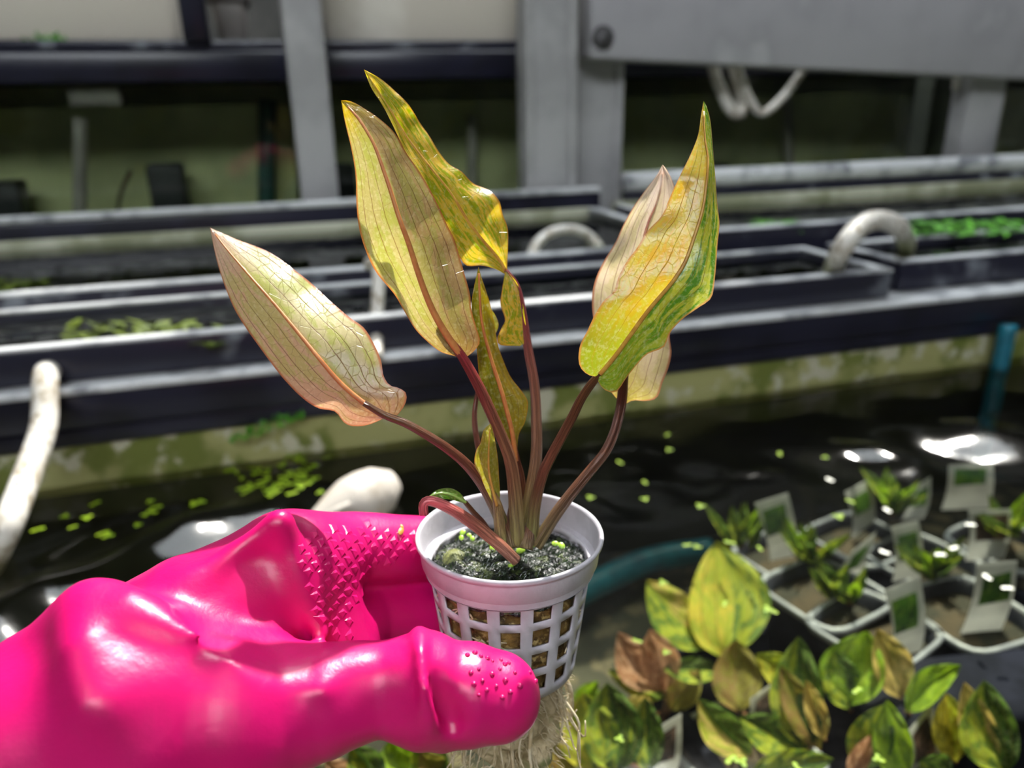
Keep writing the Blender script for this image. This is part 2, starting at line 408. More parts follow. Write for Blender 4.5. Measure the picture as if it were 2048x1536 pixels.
GLARE_SWELLS = [(1975, 890, .17, .05, .125, 0), (410, 1078, .11, .045, .10, 0), (60, 1235, .10, .05, .10, .3), (1512, 950, .03, .012, .03, 0), (1775, 918, .045, .022, .055, 0)]
wv, wf = water_mesh()
tag(make('water', wv, wf, M['water'], smooth=True), 'dark rippled water filling the large tank', 'water', kind='stuff')

# ------------------------------------------------------------------ trays and troughs behind the front tank
def tray(name, label, s0, s1, n0, n1, z0, z1, wz, t=0.010, m='limed', lm='ledge', back=None):
    o = thing(name, tk((s0 + s1) / 2, (n0 + n1) / 2, z0), label, 'tray', 'black growing trays')
    for (p0, p1, q0, q1) in ((s0, s1, n0, n0 + t), (s0, s1, n1 - t, n1), (s0, s0 + t, n0 + t, n1 - t), (s1 - t, s1, n0 + t, n1 - t)):
        far = back is not None and q0 == n1 - t
        zt = back if far else z1
        wl = bevel(make('wall_panel', *tbox(p0, p1, q0, q1, z0, zt), M['trayin'] if far else M[m], o), 0.0012)
        e = 0.001
        if far: continue
        bevel(make('rim_strip', *tbox(p0 - e, p1 + e, q0 - e, q1 + e, z1, z1 + 0.003), M[lm], wl), 0.001)
    make('tray_floor', *tbox(s0 + t, s1 - t, n0 + t, n1 - t, z0, z0 + 0.004), M['trayin'], o)
    wtr = make('water', *tbox(s0 + t, s1 - t, n0 + t, n1 - t, wz - 0.002, wz), M['traywater'], o)
    return o
tray('growing_tray', 'long black tray with lime-spotted wall standing on the tank ledge', -0.95, 0.629, 0.680, 0.835, 0.091, 0.120, 0.112)
tray('growing_tray', 'short black tray at the right edge beside the long tray end', 0.66, 1.4, 0.70, 0.83, 0.091, 0.123, 0.115)
tray('growing_tray', 'wide shallow trough between the long tray and the steel posts', -1.25, 0.50, 0.842, 1.226, 0.09, 0.133, 0.124, 0.014, back=0.135)
tray('growing_tray', 'right-hand trough holding green floating plants below the grey beam', 0.53, 1.7, 0.90, 1.22, 0.09, 0.137, 0.128, 0.014, back=0.142)
# bench on which the troughs stand
bench = thing('bench', tk(0.2, 1.0, FZ), 'dark steel bench under the rows of trays', 'bench')
make('bench_top', *tbox(-1.3, 1.75, NW + 0.03, 1.75, 0.06, 0.089), M['black'], bench)
for s_ in (-1.2, 0.2, 1.6):
    for n_ in (0.76, 1.65):
        make('leg', *tbox(s_ - 0.03, s_ + 0.03, n_ - 0.03, n_ + 0.03, FZ, 0.06), M['post'], bench)
# the tall dark rail at the back of the troughs, with its pale pipe
rl = thing('back_rail', tk(-0.3, 1.27, 0.089), 'black rail with wet pale top edge along the back of the wide trough', 'rail')
bevel(make('rail_bar', *tbox(-1.3, 0.515, 1.230, 1.252, 0.089, 0.158), M['black'], rl), 0.003)
bevel(make('rail_cap', *tbox(-1.3, 0.515, 1.229, 1.254, 0.158, 0.166), M['ledge'], rl), 0.002)
rr = thing('back_rail', tk(1.1, 1.25, 0.089), 'pale grey rounded rail behind the trough with green plants', 'rail')
v, f, _ = tube([tk(0.56, 1.236, 0.172), tk(1.2, 1.236, 0.172), tk(1.8, 1.236, 0.172)], 0.016, 8, 14)
make('rail_pipe', v, f, M['ledge'], rr, True)
bevel(make('rail_bar', *tbox(0.56, 1.8, 1.224, 1.25, 0.089, 0.157), M['limed'], rr), 0.003)

# ------------------------------------------------------------------ rack: posts, beam, aquariums, tubs
NP = 1.30
def post(px0, px1, n0, depth, label, ztop=1.3):
    s0 = onN(px0, 250, n0)[0]; s1 = onN(px1, 250, n0)[0]
    o = thing('rack_post', tk((s0 + s1) / 2, n0, 0.089), label, 'post', 'grey steel rack posts')
    make('post_tube', *tbox(s0, s1, n0, n0 + depth, 0.089, ztop), M['post'], o)
    bevel(o.children[0], 0.004, 3)
    bevel(make('foot_plate', *tbox(s0 - 0.012, s1 + 0.012, n0 - 0.012, n0 + depth + 0.012, 0.089, 0.095), M['post'], o), 0.001)
    return o, s0, s1
post(588, 665, NP, 0.06, 'single grey square post left of the tall leaves')
o, s0, s1 = post(1052, 1150, NP - 0.03, 0.05, 'wide pale grey upright with flanged edges behind the plant')
for (p0, p1) in ((s0 - 0.001, s0 + 0.012), (s1 - 0.012, s1 + 0.001)):
    bevel(make('flange', *tbox(p0, p1, NP - 0.038, NP - 0.0305, 0.096, 1.3), M['post'], o), 0.002)
o, s0, s1 = post(1156, 1242, NP + 0.035, 0.05, 'second grey upright under the end of the beam')
bevel(make('flange', *tbox(s1 - 0.012, s1 + 0.001, NP + 0.028, NP + 0.0345, 0.096, 1.3), M['post'], o), 0.002)
post(1932, 2000, NP + 0.02, 0.05, 'far right grey post below the beam')
# the big beam
sa, za = onN(1170, 118, NP - 0.01); sb, zb = onN(2060, 160, NP - 0.01)
k = (zb - za) / (sb - sa); se = sb + 0.5; ze = zb + k * 0.5
hB = 0.18
bm = thing('rack_beam', tk(sa, NP - 0.01, za), 'broad grey horizontal beam bolted across the top right', 'beam')
bevel(make('beam_plate', *prism([tk(sa, NP - 0.035, za), tk(se, NP - 0.035, ze), tk(se, NP + 0.03, ze), tk(sa, NP + 0.03, za), tk(sa, NP - 0.035, za + hB), tk(se, NP - 0.035, ze + hB), tk(se, NP + 0.03, ze + hB), tk(sa, NP + 0.03, za + hB)]), M['beam'], bm), 0.005, 3)
sbolt, zbolt = onN(1206, 76, NP - 0.036)
def disc_prism(s, n, z, r, h, sides=6):
    A = [tk(s + r * math.cos(2 * math.pi * k / sides), n, z + r * math.sin(2 * math.pi * k / sides)) for k in range(sides)]
    B = [q - ND * h for q in A]
    F = [tuple(range(sides)), tuple(range(2 * sides - 1, sides - 1, -1))] + [(k, k + sides, (k + 1) % sides + sides, (k + 1) % sides) for k in range(sides)]
    return np.array(A + B), F
bolt = bevel(make('bolt_head', *disc_prism(sbolt, NP - 0.0352, zbolt, 0.014, 0.009), M['bolt'], bm), 0.0015)
make('washer', *disc_prism(sbolt, NP - 0.0351, zbolt, 0.019, 0.002, 20), M['bolt'], bolt)

NA, NB = 1.415, 1.60
def aquarium(px0, px1, label):
    s0 = onN(px0, 250, NA)[0]; s1 = onN(px1, 250, NA)[0]; zt = onN(400, 163, NA)[1]; t = 0.006
    o = thing('glass_aquarium', tk((s0 + s1) / 2, (NA + NB) / 2, 0.089), label, 'aquarium', 'glass aquariums on the rack')
    make('front_pane', *tbox(s0, s1, NA, NA + t, 0.095, zt), M['glass'], o)
    make('side_pane', *tbox(s0, s0 + t, NA + t, NB - t, 0.095, zt), M['glass'], o)
    make('side_pane', *tbox(s1 - t, s1, NA + t, NB - t, 0.095, zt), M['glass'], o)
    make('back_pane', *tbox(s0, s1, NB - t, NB, 0.095, zt), M['aqback'], o)
    make('base', *tbox(s0, s1, NA, NB, 0.089, 0.095), M['aqback'], o)
    for q in ((s0 - 0.002, s1 + 0.002, NA - 0.006, NA + 0.012), (s0 - 0.002, s1 + 0.002, NB - 0.012, NB), (s0 - 0.002, s0 + 0.012, NA + 0.0125, NB - 0.0125), (s1 - 0.012, s1 + 0.002, NA + 0.0125, NB - 0.0125)):
        bevel(make('top_frame', *tbox(*q, zt, zt + 0.045), M['black'], o), 0.004)
    make('water_surface', *tbox(s0 + t, s1 - t, NA + t, NB - t, zt - 0.035, zt - 0.033), M['traywater'], o)
    return o, s0, s1, zt
aq1, qa0, qa1, ZT = aquarium(-330, 590, 'dim green aquarium at far left behind the single post')
aq2, qb0, qb1, _ = aquarium(640, 1100, 'dim green aquarium between the two sets of posts')
aq3, qc0, qc1, _ = aquarium(1200, 1945, 'dark green aquarium under the grey beam')
aq4, qd0, qd1, _ = aquarium(1985, 2500, 'sliver of dark aquarium at the right edge')
def inbox(px0, px1, py0, py1, n, dep, name, m, label, cat):
    s0, z1 = onN(px0, py0, n); s1, z0 = onN(px1, py1, n); z0 = max(z0, 0.0955)
    return tag(bevel(make(name, *tbox(s0, s1, n, n + dep, z0, z1), m), 0.006, 3), label, cat)
inbox(288, 385, 330, 470, 1.49, 0.06, 'filter_box', M['darkbox'], 'black filter block standing in the far left aquarium', 'filter')
inbox(-30, 58, 366, 470, 1.49, 0.06, 'filter_box', M['darkbox'], 'black filter block at the left picture edge', 'filter')
inbox(660, 722, 330, 470, 1.49, 0.06, 'filter_box', M['darkbox'], 'black filter block beside the single post in the middle aquarium', 'filter')
inbox(1395, 1450, 330, 470, 1.49, 0.06, 'filter_box', M['darkbox'], 'black filter block behind the tip of the right leaf', 'filter')
sx_, z_ = onN(193, 192, 1.46)
tag(bevel(make('feeding_plate', *tbox(sx_ - 0.038, sx_ + 0.038, 1.44, 1.48, z_ - 0.016, z_ + 0.016), M['tub2']), 0.004), 'small grey plate hanging in the far left aquarium', 'plate')
def standpipe(px, py0, py1, n, r, m, label, px1=None):
    s0, z1 = onN(px, py0, n); s1, z0 = onN(px1 or px, py1, n); z0 = max(z0, 0.0955)
    v, f, _ = tube([tk(s0, n, z1), tk((s0 + s1) / 2, n, (z0 + z1) / 2), tk(s1, n, z0)], r, 6, 12)
    return tag(make('standpipe', v, f, m, smooth=True), label, 'pipe')
standpipe(160, 235, 470, 1.46, 0.011, M['tub2'], 'grey standpipe under the hanging plate')
standpipe(535, 200, 470, 1.565, 0.016, M['dimteal'], 'dark teal standpipe beside the single post')
standpipe(945, 230, 470, 1.54, 0.010, M['tub2'], 'thin grey standpipe in the middle aquarium')
standpipe(1572, 190, 470, 1.54, 0.011, M['tub2'], 'thin olive standpipe in the aquarium under the beam')
v, f, _ = tube([tk(*[onN(262, 340, 1.46)[0], 1.46, onN(262, 340, 1.46)[1]]), tk(onN(240, 395, 1.46)[0], 1.46, onN(240, 395, 1.46)[1]), tk(onN(222, 440, 1.46)[0], 1.46, 0.097)], [0.004, 0.003, 0.003], 10, 8)
tag(make('twig', v, f, M['twig'], smooth=True), 'thin brown twig leaning in the far left aquarium', 'twig')

# shelf behind and tubs on it
shz = ZT + 0.045
sh = thing('rack_shelf', tk(0, 1.6, shz), 'dark shelf carrying the white tubs at the top', 'shelf')
bevel(make('shelf_board', *tbox(qa0, qd1, NA + 0.01, NB + 0.1, shz + 0.001, shz + 0.012), M['black'], sh), 0.002)
bevel(make('shelf_lip', *tbox(qa0, qd1, NA + 0.0, NA + 0.009, shz + 0.001, shz + 0.016), M['limed'], sh), 0.001)
def tub(px0, px1, label, m, n0=1.45, n1=1.68, h=0.13, sink=0):
    s0 = onN(px0, 60, n0)[0]; s1 = onN(px1, 60, n0)[0]; z0 = shz + 0.0125
    o = thing('storage_tub', tk((s0 + s1) / 2, (n0 + n1) / 2, z0), label, 'tub', 'plastic tubs on the shelf')
    i = 0.010
    body = prism([tk(s0 + i, n0 + i, z0), tk(s1 - i, n0 + i, z0), tk(s1 - i, n1 - i, z0), tk(s0 + i, n1 - i, z0), tk(s0, n0, z0 + h), tk(s1, n0, z0 + h), tk(s1, n1, z0 + h), tk(s0, n1, z0 + h)])
    bevel(make('tub_body', *body, m, o), 0.014, 4)
    bevel(make('tub_lid', *tbox(s0 - 0.006, s1 + 0.006, n0 - 0.006, n1 + 0.006, z0 + h, z0 + h + 0.012), m, o), 0.004)
    return o
tub(-330, 362, 'long milky white tub at the top left corner', M['tub'])
tub(425, 500, 'small grey tub beside the single post', M['tub2'], 1.50, 1.62, 0.07)
tub(640, 1050, 'milky white tub between the posts at the top', M['tub'])
tub(1260, 1900, 'milky tub mostly hidden above the beam', M['tub'])
bevel(make('shelf_bracket', *tbox(onN(366, 60, 1.42)[0], onN(418, 60, 1.42)[0], 1.40, 1.44, shz + 0.0125, shz + 0.2), M['black'], sh), 0.003)
# green sprig on the tub
def sprig(px, py, n, label, cnt=14, R=0.02):
    s0, z0 = onN(px, py, n); V, F = [], []
    for i in range(cnt):
        th = random.uniform(0, 6.28); el = random.uniform(0.1, 1.3); L = random.uniform(0.5, 1) * R
        d_ = np.array([math.cos(th) * math.cos(el), math.sin(th) * math.cos(el) * 0.5, math.sin(el)]); b_ = tk(s0 + random.uniform(-R, R), n, z0)
        sd = np.cross(d_, [0.3, 1, 0.2]); sd *= 0.25 * L / np.linalg.norm(sd); o_ = len(V)
        V += [b_, b_ + d_ * L * .5 + sd, b_ + d_ * L, b_ + d_ * L * .5 - sd]; F.append((o_, o_ + 1, o_ + 2, o_ + 3))
    return tag(make('potted_sprig', V, F, M['wallmoss']), label, 'plant', kind='stuff')
sprig(95, 92, 1.435, 'small tuft of green in front of the top left tub', 18, 0.03)

# hoses
def hose(name, pts, r, label, m='hose', cat='hose', n=40):
    v, f, _ = tube(pts, r, n, 14)
    return tag(make(name, v, f, M[m], smooth=True), label, cat)
def onNP(px, py, n): s, z = onN(px, py, n); return tk(s, n, z)
hose('air_hose', [onNP(1418, 90, 1.37), onNP(1434, 160, 1.365), onNP(1462, 220, 1.36), onNP(1484, 222, 1.365), onNP(1474, 160, 1.37), onNP(1450, 90, 1.375)], 0.0105, 'bunched white hose loop hanging from the beam')
hose('air_hose', [onNP(1462, 90, 1.345), onNP(1494, 186, 1.342), onNP(1522, 226, 1.342), onNP(1562, 198, 1.345), onNP(1602, 146, 1.348), onNP(1630, 90, 1.352)], 0.0075, 'thin white hose sagging in a V below the beam')
hose('pipe_stub', [onNP(1917, 120, 1.352), onNP(1914, 150, 1.352), onNP(1911, 180, 1.352)], 0.0075, 'short white pipe stub under the beam', cat='pipe', n=6)
hose('supply_hose', [G(1662, 552, 0.10), P(1680, 505, 0.80), P(1722, 452, 0.81), P(1765, 440, 0.83), P(1800, 458, 0.86), G(1815, 490, 0.115)], 0.0105, 'thick white hose arching over the right trough')
hose('supply_hose', [G(1058, 540, 0.112), P(1072, 490, 0.98), P(1110, 462, 1.0), P(1160, 462, 1.02), P(1195, 490, 1.03), G(1212, 530, 0.112)], 0.0065, 'thin grey-white hose arch behind the right leaves')
hose('supply_hose', [P(118, 790, 0.66), P(112, 752, 0.645), P(96, 742, 0.63), P(90, 770, 0.615), P(88, 850, 0.60), P(62, 930, 0.575), P(28, 1020, 0.54), P(2, 1080, 0.53), G(-20, 1130, -0.02)], 0.0098, 'white dirty hose hooked over the ledge at left')
hose('upright_pipe', [G(752, 716, 0.092), P(753, 640, 0.72), P(757, 560, 0.73), P(752, 530, 0.735), P(738, 528, 0.745)], 0.0062, 'slim white pipe standing behind the left leaf', cat='pipe')
hose('teal_pipe', [tk(*(onN(1985, 800, 0.655)[0], 0.655, zz)) for zz in (0.052, 0.0, -0.08, -0.16)], 0.0095, 'upright teal pipe in the right tank corner', 'teal', 'pipe')
hose('teal_hose', [G(1080, 1230, -0.14), G(1200, 1165, -0.14), G(1300, 1120, -0.14), G(1420, 1100, -0.14)], 0.013, 'submerged teal hose on the tank floor', 'teal', 'hose')

# pale pipe end lying in the water by the glove
p0, p1 = G(620, 1062, 0.000), G(738, 992, 0.010)
ax = (p1 - p0) / np.linalg.norm(p1 - p0)
v, f, _ = tube([p0, p0 + ax * 0.02, p0 + ax * 0.045, p0 + ax * 0.066, p0 + ax * 0.078], [0.009, 0.014, 0.019, 0.0228, 0.0225, 0.0195, 0.010], 24, 20)
pe = thing('pipe_end', p0, 'dirty white pipe fitting lying in the water behind the glove', 'pipe')
make('fitting_body', v, f, M['pvc'], pe, True)
q0 = G(650, 1033, 0.020); q1 = G(700, 1008, 0.026)
v, f, _ = tube([q0, (q0 + q1) / 2, q1], [0.002, 0.0035, 0.002], 8, 8)
make('rib', v, f, M['pvc'], pe, True)

# ------------------------------------------------------------------ floating plants
def frond_mesh(name, lobes, m):
    V, F = [], []
    for (cx, cy, r1, r2, an) in lobes:
        o_ = len(V); V.append((cx, cy, 0.0011))
        for k in range(10):
            th = 2 * math.pi * k / 10
            x, y = r1 * math.cos(th), r2 * math.sin(th)
            V.append((cx + x * math.cos(an) - y * math.sin(an), cy + x * math.sin(an) + y * math.cos(an), 0.0004))
        F += [(o_, o_ + 1 + k, o_ + 1 + (k + 1) % 10) for k in range(10)]
    me = bpy.data.meshes.new(name); me.from_pydata(V, [], F); me.materials.append(m)
    me.polygons.foreach_set('use_smooth', [True] * len(F))
    return me
fr = [frond_mesh('floating_duckweed', [(-.0024, 0, .003, .0022, .3), (.0026, .0006, .0032, .0024, -.2)], M['duck']),
      frond_mesh('floating_duckweed', [(-.002, -.001, .0028, .0022, .9), (.0026, -.0008, .003, .0022, -.5), (.0004, .003, .0026, .002, 1.6)], M['duck'])]
spots = []
for i in range(62):
    th = random.uniform(0, 6.28); r_ = math.sqrt(random.random())
    spots.append((545 + 90 * r_ * math.cos(th), 950 + 48 * r_ * math.sin(th)))
spots += [(655, 915), (640, 985), (690, 975), (400, 1005), (385, 1008), (300, 1003), (312, 1015), (290, 1030), (305, 1024), (275, 1050), (190, 1008), (175, 1035), (145, 1055), (130, 1032), (75, 1060), (35, 1068), (205, 1068), (215, 1072), (8, 905), (18, 1040),
          (1290, 965), (1290, 998), (1335, 870), (1338, 900), (1240, 925), (1180, 995), (1375, 1090), (1395, 1094), (1520, 1097), (1400, 1012), (1560, 908), (1650, 915), (1700, 1003), (1678, 1033), (1460, 1085), (1535, 1218), (1545, 1222), (1325, 1165), (1275, 1282), (1332, 1305), (1715, 1382), (1240, 1478), (1462, 1520), (1482, 1524), (1595, 1534), (1758, 1518), (1450, 1208)]
gd = 'duckweed floating on the dark water'
for i, (px, py) in enumerate(spots):
    o = share('floating_duckweed', fr[i % 2], G(px, py, 0.0008), None, Quaternion((0, 0, 1), random.uniform(0, 6.28)), random.uniform(0.6, 0.95) * (1.0 if py < 1150 else 0.8))
    lab = ('tiny duckweed frond in the dense patch under the tank wall' if i < 65 else 'tiny duckweed frond drifting near the dirty white hose' if px < 660 else 'tiny duckweed frond above the sunken leaves at the bottom' if py > 1150
           else 'tiny duckweed frond drifting among the tags' if px > 1480 else 'tiny duckweed frond on dark water right of the stalks')
    tag(o, lab, 'duckweed', gd)
fl = frond_mesh('white_flake', [(-.0015, 0, .0022, .0016, .4), (.0018, .0004, .0024, .0018, -.3)], M['flake'])
for px, py in ((1775, 1021), (1940, 1050), (1880, 1110), (1908, 1096), (1975, 1155), (2014, 1177), (1660, 960), (1770, 1105)):
    tag(share('floating_flake', fl, G(px, py, 0.0008), None, Quaternion((0, 0, 1), random.uniform(0, 6.28)), 1.0), 'small white flake floating among the sunken tags', 'flake', 'white flakes on the water')
# moss tuft on the wall
V, F = [], []
for i in range(150):
    t_ = random.random(); px = 462 + 145 * t_; py = 880 - 52 * t_ + random.uniform(-18, 12) * (1 - abs(t_ - .55))
    c_ = onNP(px, py, NW - 0.013); r_ = random.uniform(0.0015, 0.0034); o_ = len(V)
    e1 = rng.normal(size=3); e1 /= np.linalg.norm(e1); e2 = np.cross(e1, rng.normal(size=3)); e2 /= np.linalg.norm(e2)
    V += [c_ + e1 * r_, c_ + e2 * r_ * .6, c_ - e1 * r_, c_ - e2 * r_ * .6]; F.append((o_, o_ + 1, o_ + 2, o_ + 3))
tag(make('wall_moss', V, F, M['wallmoss']), 'bright green moss tuft clinging to the tank wall', 'moss', kind='stuff')
M['weed'] = mat('olive_water_weed', lin(92, 106, 34), lin(66, 80, 26), 60, rough=0.6, spec=0.2)
def float_mat(px0, px1, py0, py1, z, label, cnt=160, m='wallmoss'):
    V, F = [], []
    for i in range(cnt):
        c_ = G(random.uniform(px0, px1), random.uniform(py0, py1), z); r_ = random.uniform(0.006, 0.014); o_ = len(V)
        th = random.uniform(0, 6.28); e1 = np.array([math.cos(th), math.sin(th), random.uniform(-.2, .5)]); e2 = np.array([-math.sin(th), math.cos(th), random.uniform(0, .4)])
        V += [c_ + e1 * r_, c_ + e2 * r_ * .5, c_ - e1 * r_, c_ - e2 * r_ * .5]; F.append((o_, o_ + 1, o_ + 2, o_ + 3))
    return tag(make('floating_plants', V, F, M[m]), label, 'plants', kind='stuff')
float_mat(1815, 2060, 440, 468, 0.131, 'raft of green floating plants in the right trough')
float_mat(1500, 1600, 440, 462, 0.131, 'small green patch floating near the arched hose', 40)
float_mat(-40, 90, 560, 590, 0.126, 'green patch floating at the left end of the wide trough', 60, 'weed')
float_mat(120, 470, 645, 690, 0.1135, 'olive weed trailing in the long tray', 90, 'weed')

# ------------------------------------------------------------------ net pot held in the hand
POT = P(1019, 1064, 0.235)
paxis = Vector((0.012, 0.045, 1.0)).normalized()
pq = Vector((0, 0, 1)).rotation_difference(paxis)
PM = np.array(pq.to_matrix())
def inpot(v): return (np.asarray(v, float) @ PM.T) + POT
np_ = thing('net_pot', inpot([(0, 0, -0.047)])[0], 'pale grey plastic net pot with square holes held between thumb and fingers', 'pot')
# rim: rolled lip and smooth collar
prof = [(.0262, -.0105), (.0268, -.0085), (.0274, -.0008), (.0279, .0002), (.0286, .0003), (.0289, -.0004), (.0288, -.0012), (.0281, -.0016), (.0279, -.0024), (.0273, -.0078), (.0267, -.0083), (.0252, -.0086)]
rimv, rimf = lathe([(r - 0.0002, z) for r, z in prof], (0, 0, 0), 96)
make('rim', inpot(rimv), rimf, M['potplastic'], np_, True)
# inner step ring
rv, rf = lathe([(.0262, -.0105), (.0246, -.0112), (.0244, -.0120)], (0, 0, 0), 96)
make('inner_step', inpot(rv), rf, M['potplastic'], np_, True)
# wall with square holes
NC = 16
ROWS = [(-.0086, 0), (-.0104, 1), (-.0168, 0), (-.0192, 1), (-.0256, 0), (-.0280, 1), (-.0342, 0), (-.0366, 1), (-.0424, 0), (-.0455, 0)]
def wall_r(z): return .0252 - (.0252 - .0207) * (-z - .0086) / (.0455 - .0086)
th_edges = []
for c_ in range(NC):
    t0 = 2 * math.pi * c_ / NC - math.pi / 2 - 2 * math.pi / NC * 0.31
    wd = 2 * math.pi / NC
    for q, hole in ((0, 1), (.31, 1), (.62, 0), (.81, 0)):
        th_edges.append((t0 + q * wd, hole))
V, F = [], []
nt = len(th_edges)
for z, _h in ROWS:
    for t_, _ in th_edges:
        r_ = wall_r(z); V.append((r_ * math.cos(t_), r_ * math.sin(t_), z))
for i in range(len(ROWS) - 1):
    for k in range(nt):
        if ROWS[i][1] and th_edges[k][1]: continue
        k2 = (k + 1) % nt
        F.append((i * nt + k, (i + 1) * nt + k, (i + 1) * nt + k2, i * nt + k2))
wall = make('mesh_wall', inpot(V), F, M['potplastic'], np_, True)
sm = wall.modifiers.new('thickness', 'SOLIDIFY'); sm.thickness = 0.0009; sm.offset = -1
# base ring and spokes
parts = [lathe([(.0206, -.0455), (.0200, -.0464), (.0160, -.0466), (.0160, -.0456), (.0200, -.0454)], (0, 0, 0), 48)]
for k in range(4):
    a_ = k * math.pi / 4; c_, s_ = math.cos(a_), math.sin(a_); hw = .0016
    q = [(-.0165 * c_ + hw * s_, -.0165 * s_ - hw * c_), (.0165 * c_ + hw * s_, .0165 * s_ - hw * c_), (.0165 * c_ - hw * s_, .0165 * s_ + hw * c_), (-.0165 * c_ - hw * s_, -.0165 * s_ + hw * c_)]
    parts.append(prism([(x, y, -.0465) for x, y in q] + [(x, y, -.0457) for x, y in q]))
bv, bf = merge(*parts)
make('base_grid', inpot(bv), bf, M['potplastic'], np_, True)

# rockwool and moss in the pot
def hn(x, y, s=1.0, ph=0.0):
    return np.sin(x * 410 * s + 1.3 + ph) * np.cos(y * 370 * s + .4) + .6 * np.sin(x * 930 * s + y * 710 * s + ph) + .4 * np.cos(y * 1600 * s - x * 900 * s)
rw = thing('rockwool_plug', inpot([(0, 0, -0.044)])[0], 'wet yellow-brown rockwool plug topped with black-green moss inside the pot', 'substrate')
V, F = [], []; nr, nc = 40, 90
for i in range(nr):
    z = -.0450 + (.0450 - .0135) * i / (nr - 1)
    for k in range(nc):
        t_ = 2 * math.pi * k / nc
        r_ = wall_r(min(z, -.0086)) - .0017 - .0008 * (1 + math.sin(k * 1.7 + i * .9) * math.cos(i * 1.3 - k * .55)) * .7 - (0.0015 if math.sin(k * .42 + i * .31) > .55 else 0)
        V.append((r_ * math.cos(t_), r_ * math.sin(t_), z))
for i in range(nr - 1):
    for k in range(nc):
        k2 = (k + 1) % nc; F.append((i * nc + k, i * nc + k2, (i + 1) * nc + k2, (i + 1) * nc + k))
F.append(tuple(range(nc))[::-1]); F.append(tuple((nr - 1) * nc + k for k in range(nc)))
make('wool_core', inpot(V), F, M['rockwool'], rw, True)
def bed_z(x, y):
    r2 = x * x + y * y
    return -.0098 - .0012 * np.clip(r2 / .00055, 0, 1.2) + .00055 * hn(x, y) + .0018 * np.exp(-((x + .017) ** 2 + (y + .003) ** 2) / .00004) - .0016 * np.exp(-((x - .012) ** 2 + (y - .014) ** 2) / .00004)
V, F = [], []; nr, nc = 60, 150
for i in range(nr):
    for k in range(nc):
        r_ = .0242 * (i / (nr - 1)); t_ = 2 * math.pi * k / nc; x, y = r_ * math.cos(t_), r_ * math.sin(t_)
        V.append((x, y, bed_z(x, y) - (0.002 if i == nr - 1 else 0)))
for i in range(nr - 1):
    for k in range(nc):
        k2 = (k + 1) % nc; F.append((i * nc + k, i * nc + k2, (i + 1) * nc + k2, (i + 1) * nc + k))
make('moss_bed', inpot(V), F, M['mossbase'], rw, True)
V, F = [], []
for i in range(5200):
    r_ = .0238 * math.sqrt(random.random()); t_ = random.uniform(0, 6.283); x, y = r_ * math.cos(t_), r_ * math.sin(t_)
    b_ = np.array([x, y, bed_z(x, y) - .0002]); a_ = random.uniform(0, 6.283); L = random.uniform(.0008, .0021); el = random.uniform(.1, 1.0)
    d_ = np.array([math.cos(a_) * math.cos(el), math.sin(a_) * math.cos(el), math.sin(el)]) * L; sd = np.array([-math.sin(a_), math.cos(a_), 0]) * .00011
    o_ = len(V); V += [b_ - sd, b_ + sd, b_ + d_ * .6 + sd * .8 + (0, 0, .0001), b_ + d_ + (0, 0, -.0001)]; F += [(o_, o_ + 1, o_ + 2), (o_, o_ + 2, o_ + 3)]
tag(make('moss', inpot(V), F, M['mossfib'], rw), kind='stuff')
V, F = [], []
for i in range(26):
    for k in range(26):
        u_, v_ = i / 25, k / 25; x = -.0215 + .008 * u_; y = -.004 + .013 * v_
        V.append((x, y, bed_z(x, y) + .0026 * math.sin(math.pi * u_) * math.sin(math.pi * v_) + .0003 * math.sin(i * 2.1 + k * 1.7) - .0006))
for i in range(25):
    for k in range(25): F.append((i * 26 + k, (i + 1) * 26 + k, (i + 1) * 26 + k + 1, i * 26 + k + 1))
make('algae_lump', inpot(V), F, M['mosspale'], rw, True)
sp = frond_mesh('sprout', [(-.0011, 0, .0013, .001, .4), (.0012, .0003, .0014, .0011, -.4)], M['sprout'])
for px, py, sc in ((1050, 1104, 1.3), (1026, 1094, 1.0), (925, 1078, .8), (941, 1081, .7), (1024, 1136, .8), (985, 1098, 1.0), (1116, 1097, .9)):
    r = ray(px, py); o3 = np.array(POT) + PM @ np.array([0, 0, -.0105]); nn = PM @ np.array([0, 0, 1.0]); kk = ((o3 - CC) @ nn) / (r @ nn)
    tag(share('sprout', sp, CC + r * kk + nn * .0012, None, Quaternion((1, 0, 0), .6) @ Quaternion((0, 0, 1), random.uniform(0, 6)), sc), 'tiny two-leaved sprout growing on the moss in the pot', 'sprout', 'tiny green sprouts on the moss')

# ------------------------------------------------------------------ the held plant
pink_under = leaf_mat('pale_olive_pink_leaf', lin(212, 178, 142), lin(198, 184, 122), lin(128, 66, 50), edge=lin(186, 120, 84), right=(lin(200, 192, 142), lin(184, 188, 108)), blush=(lin(190, 122, 96), 0.0, 0.34), tip=(lin(220, 186, 168), .72, 1.0), rough=0.24, trans=0.42, bump=0.0002, seed=1.0)
olive_under = leaf_mat('olive_green_leaf', lin(184, 172, 108), lin(170, 168, 86), lin(124, 66, 40), edge=lin(172, 112, 66), right=(lin(190, 160, 110), lin(180, 168, 98)), blush=(lin(150, 110, 60), 0.0, 0.25), tip=(lin(190, 160, 30), .80, 1.0), trans=0.5, seed=3.0)
varieg = leaf_mat('yellow_green_streaked_leaf', lin(236, 204, 84), lin(168, 180, 26), lin(150, 120, 30), edge=lin(206, 150, 70), lo=0.47, hi=0.58, pscale=(11, 2.2), trans=0.62, seed=6.0, veins=(0.34, 0.66), vw=0.012)
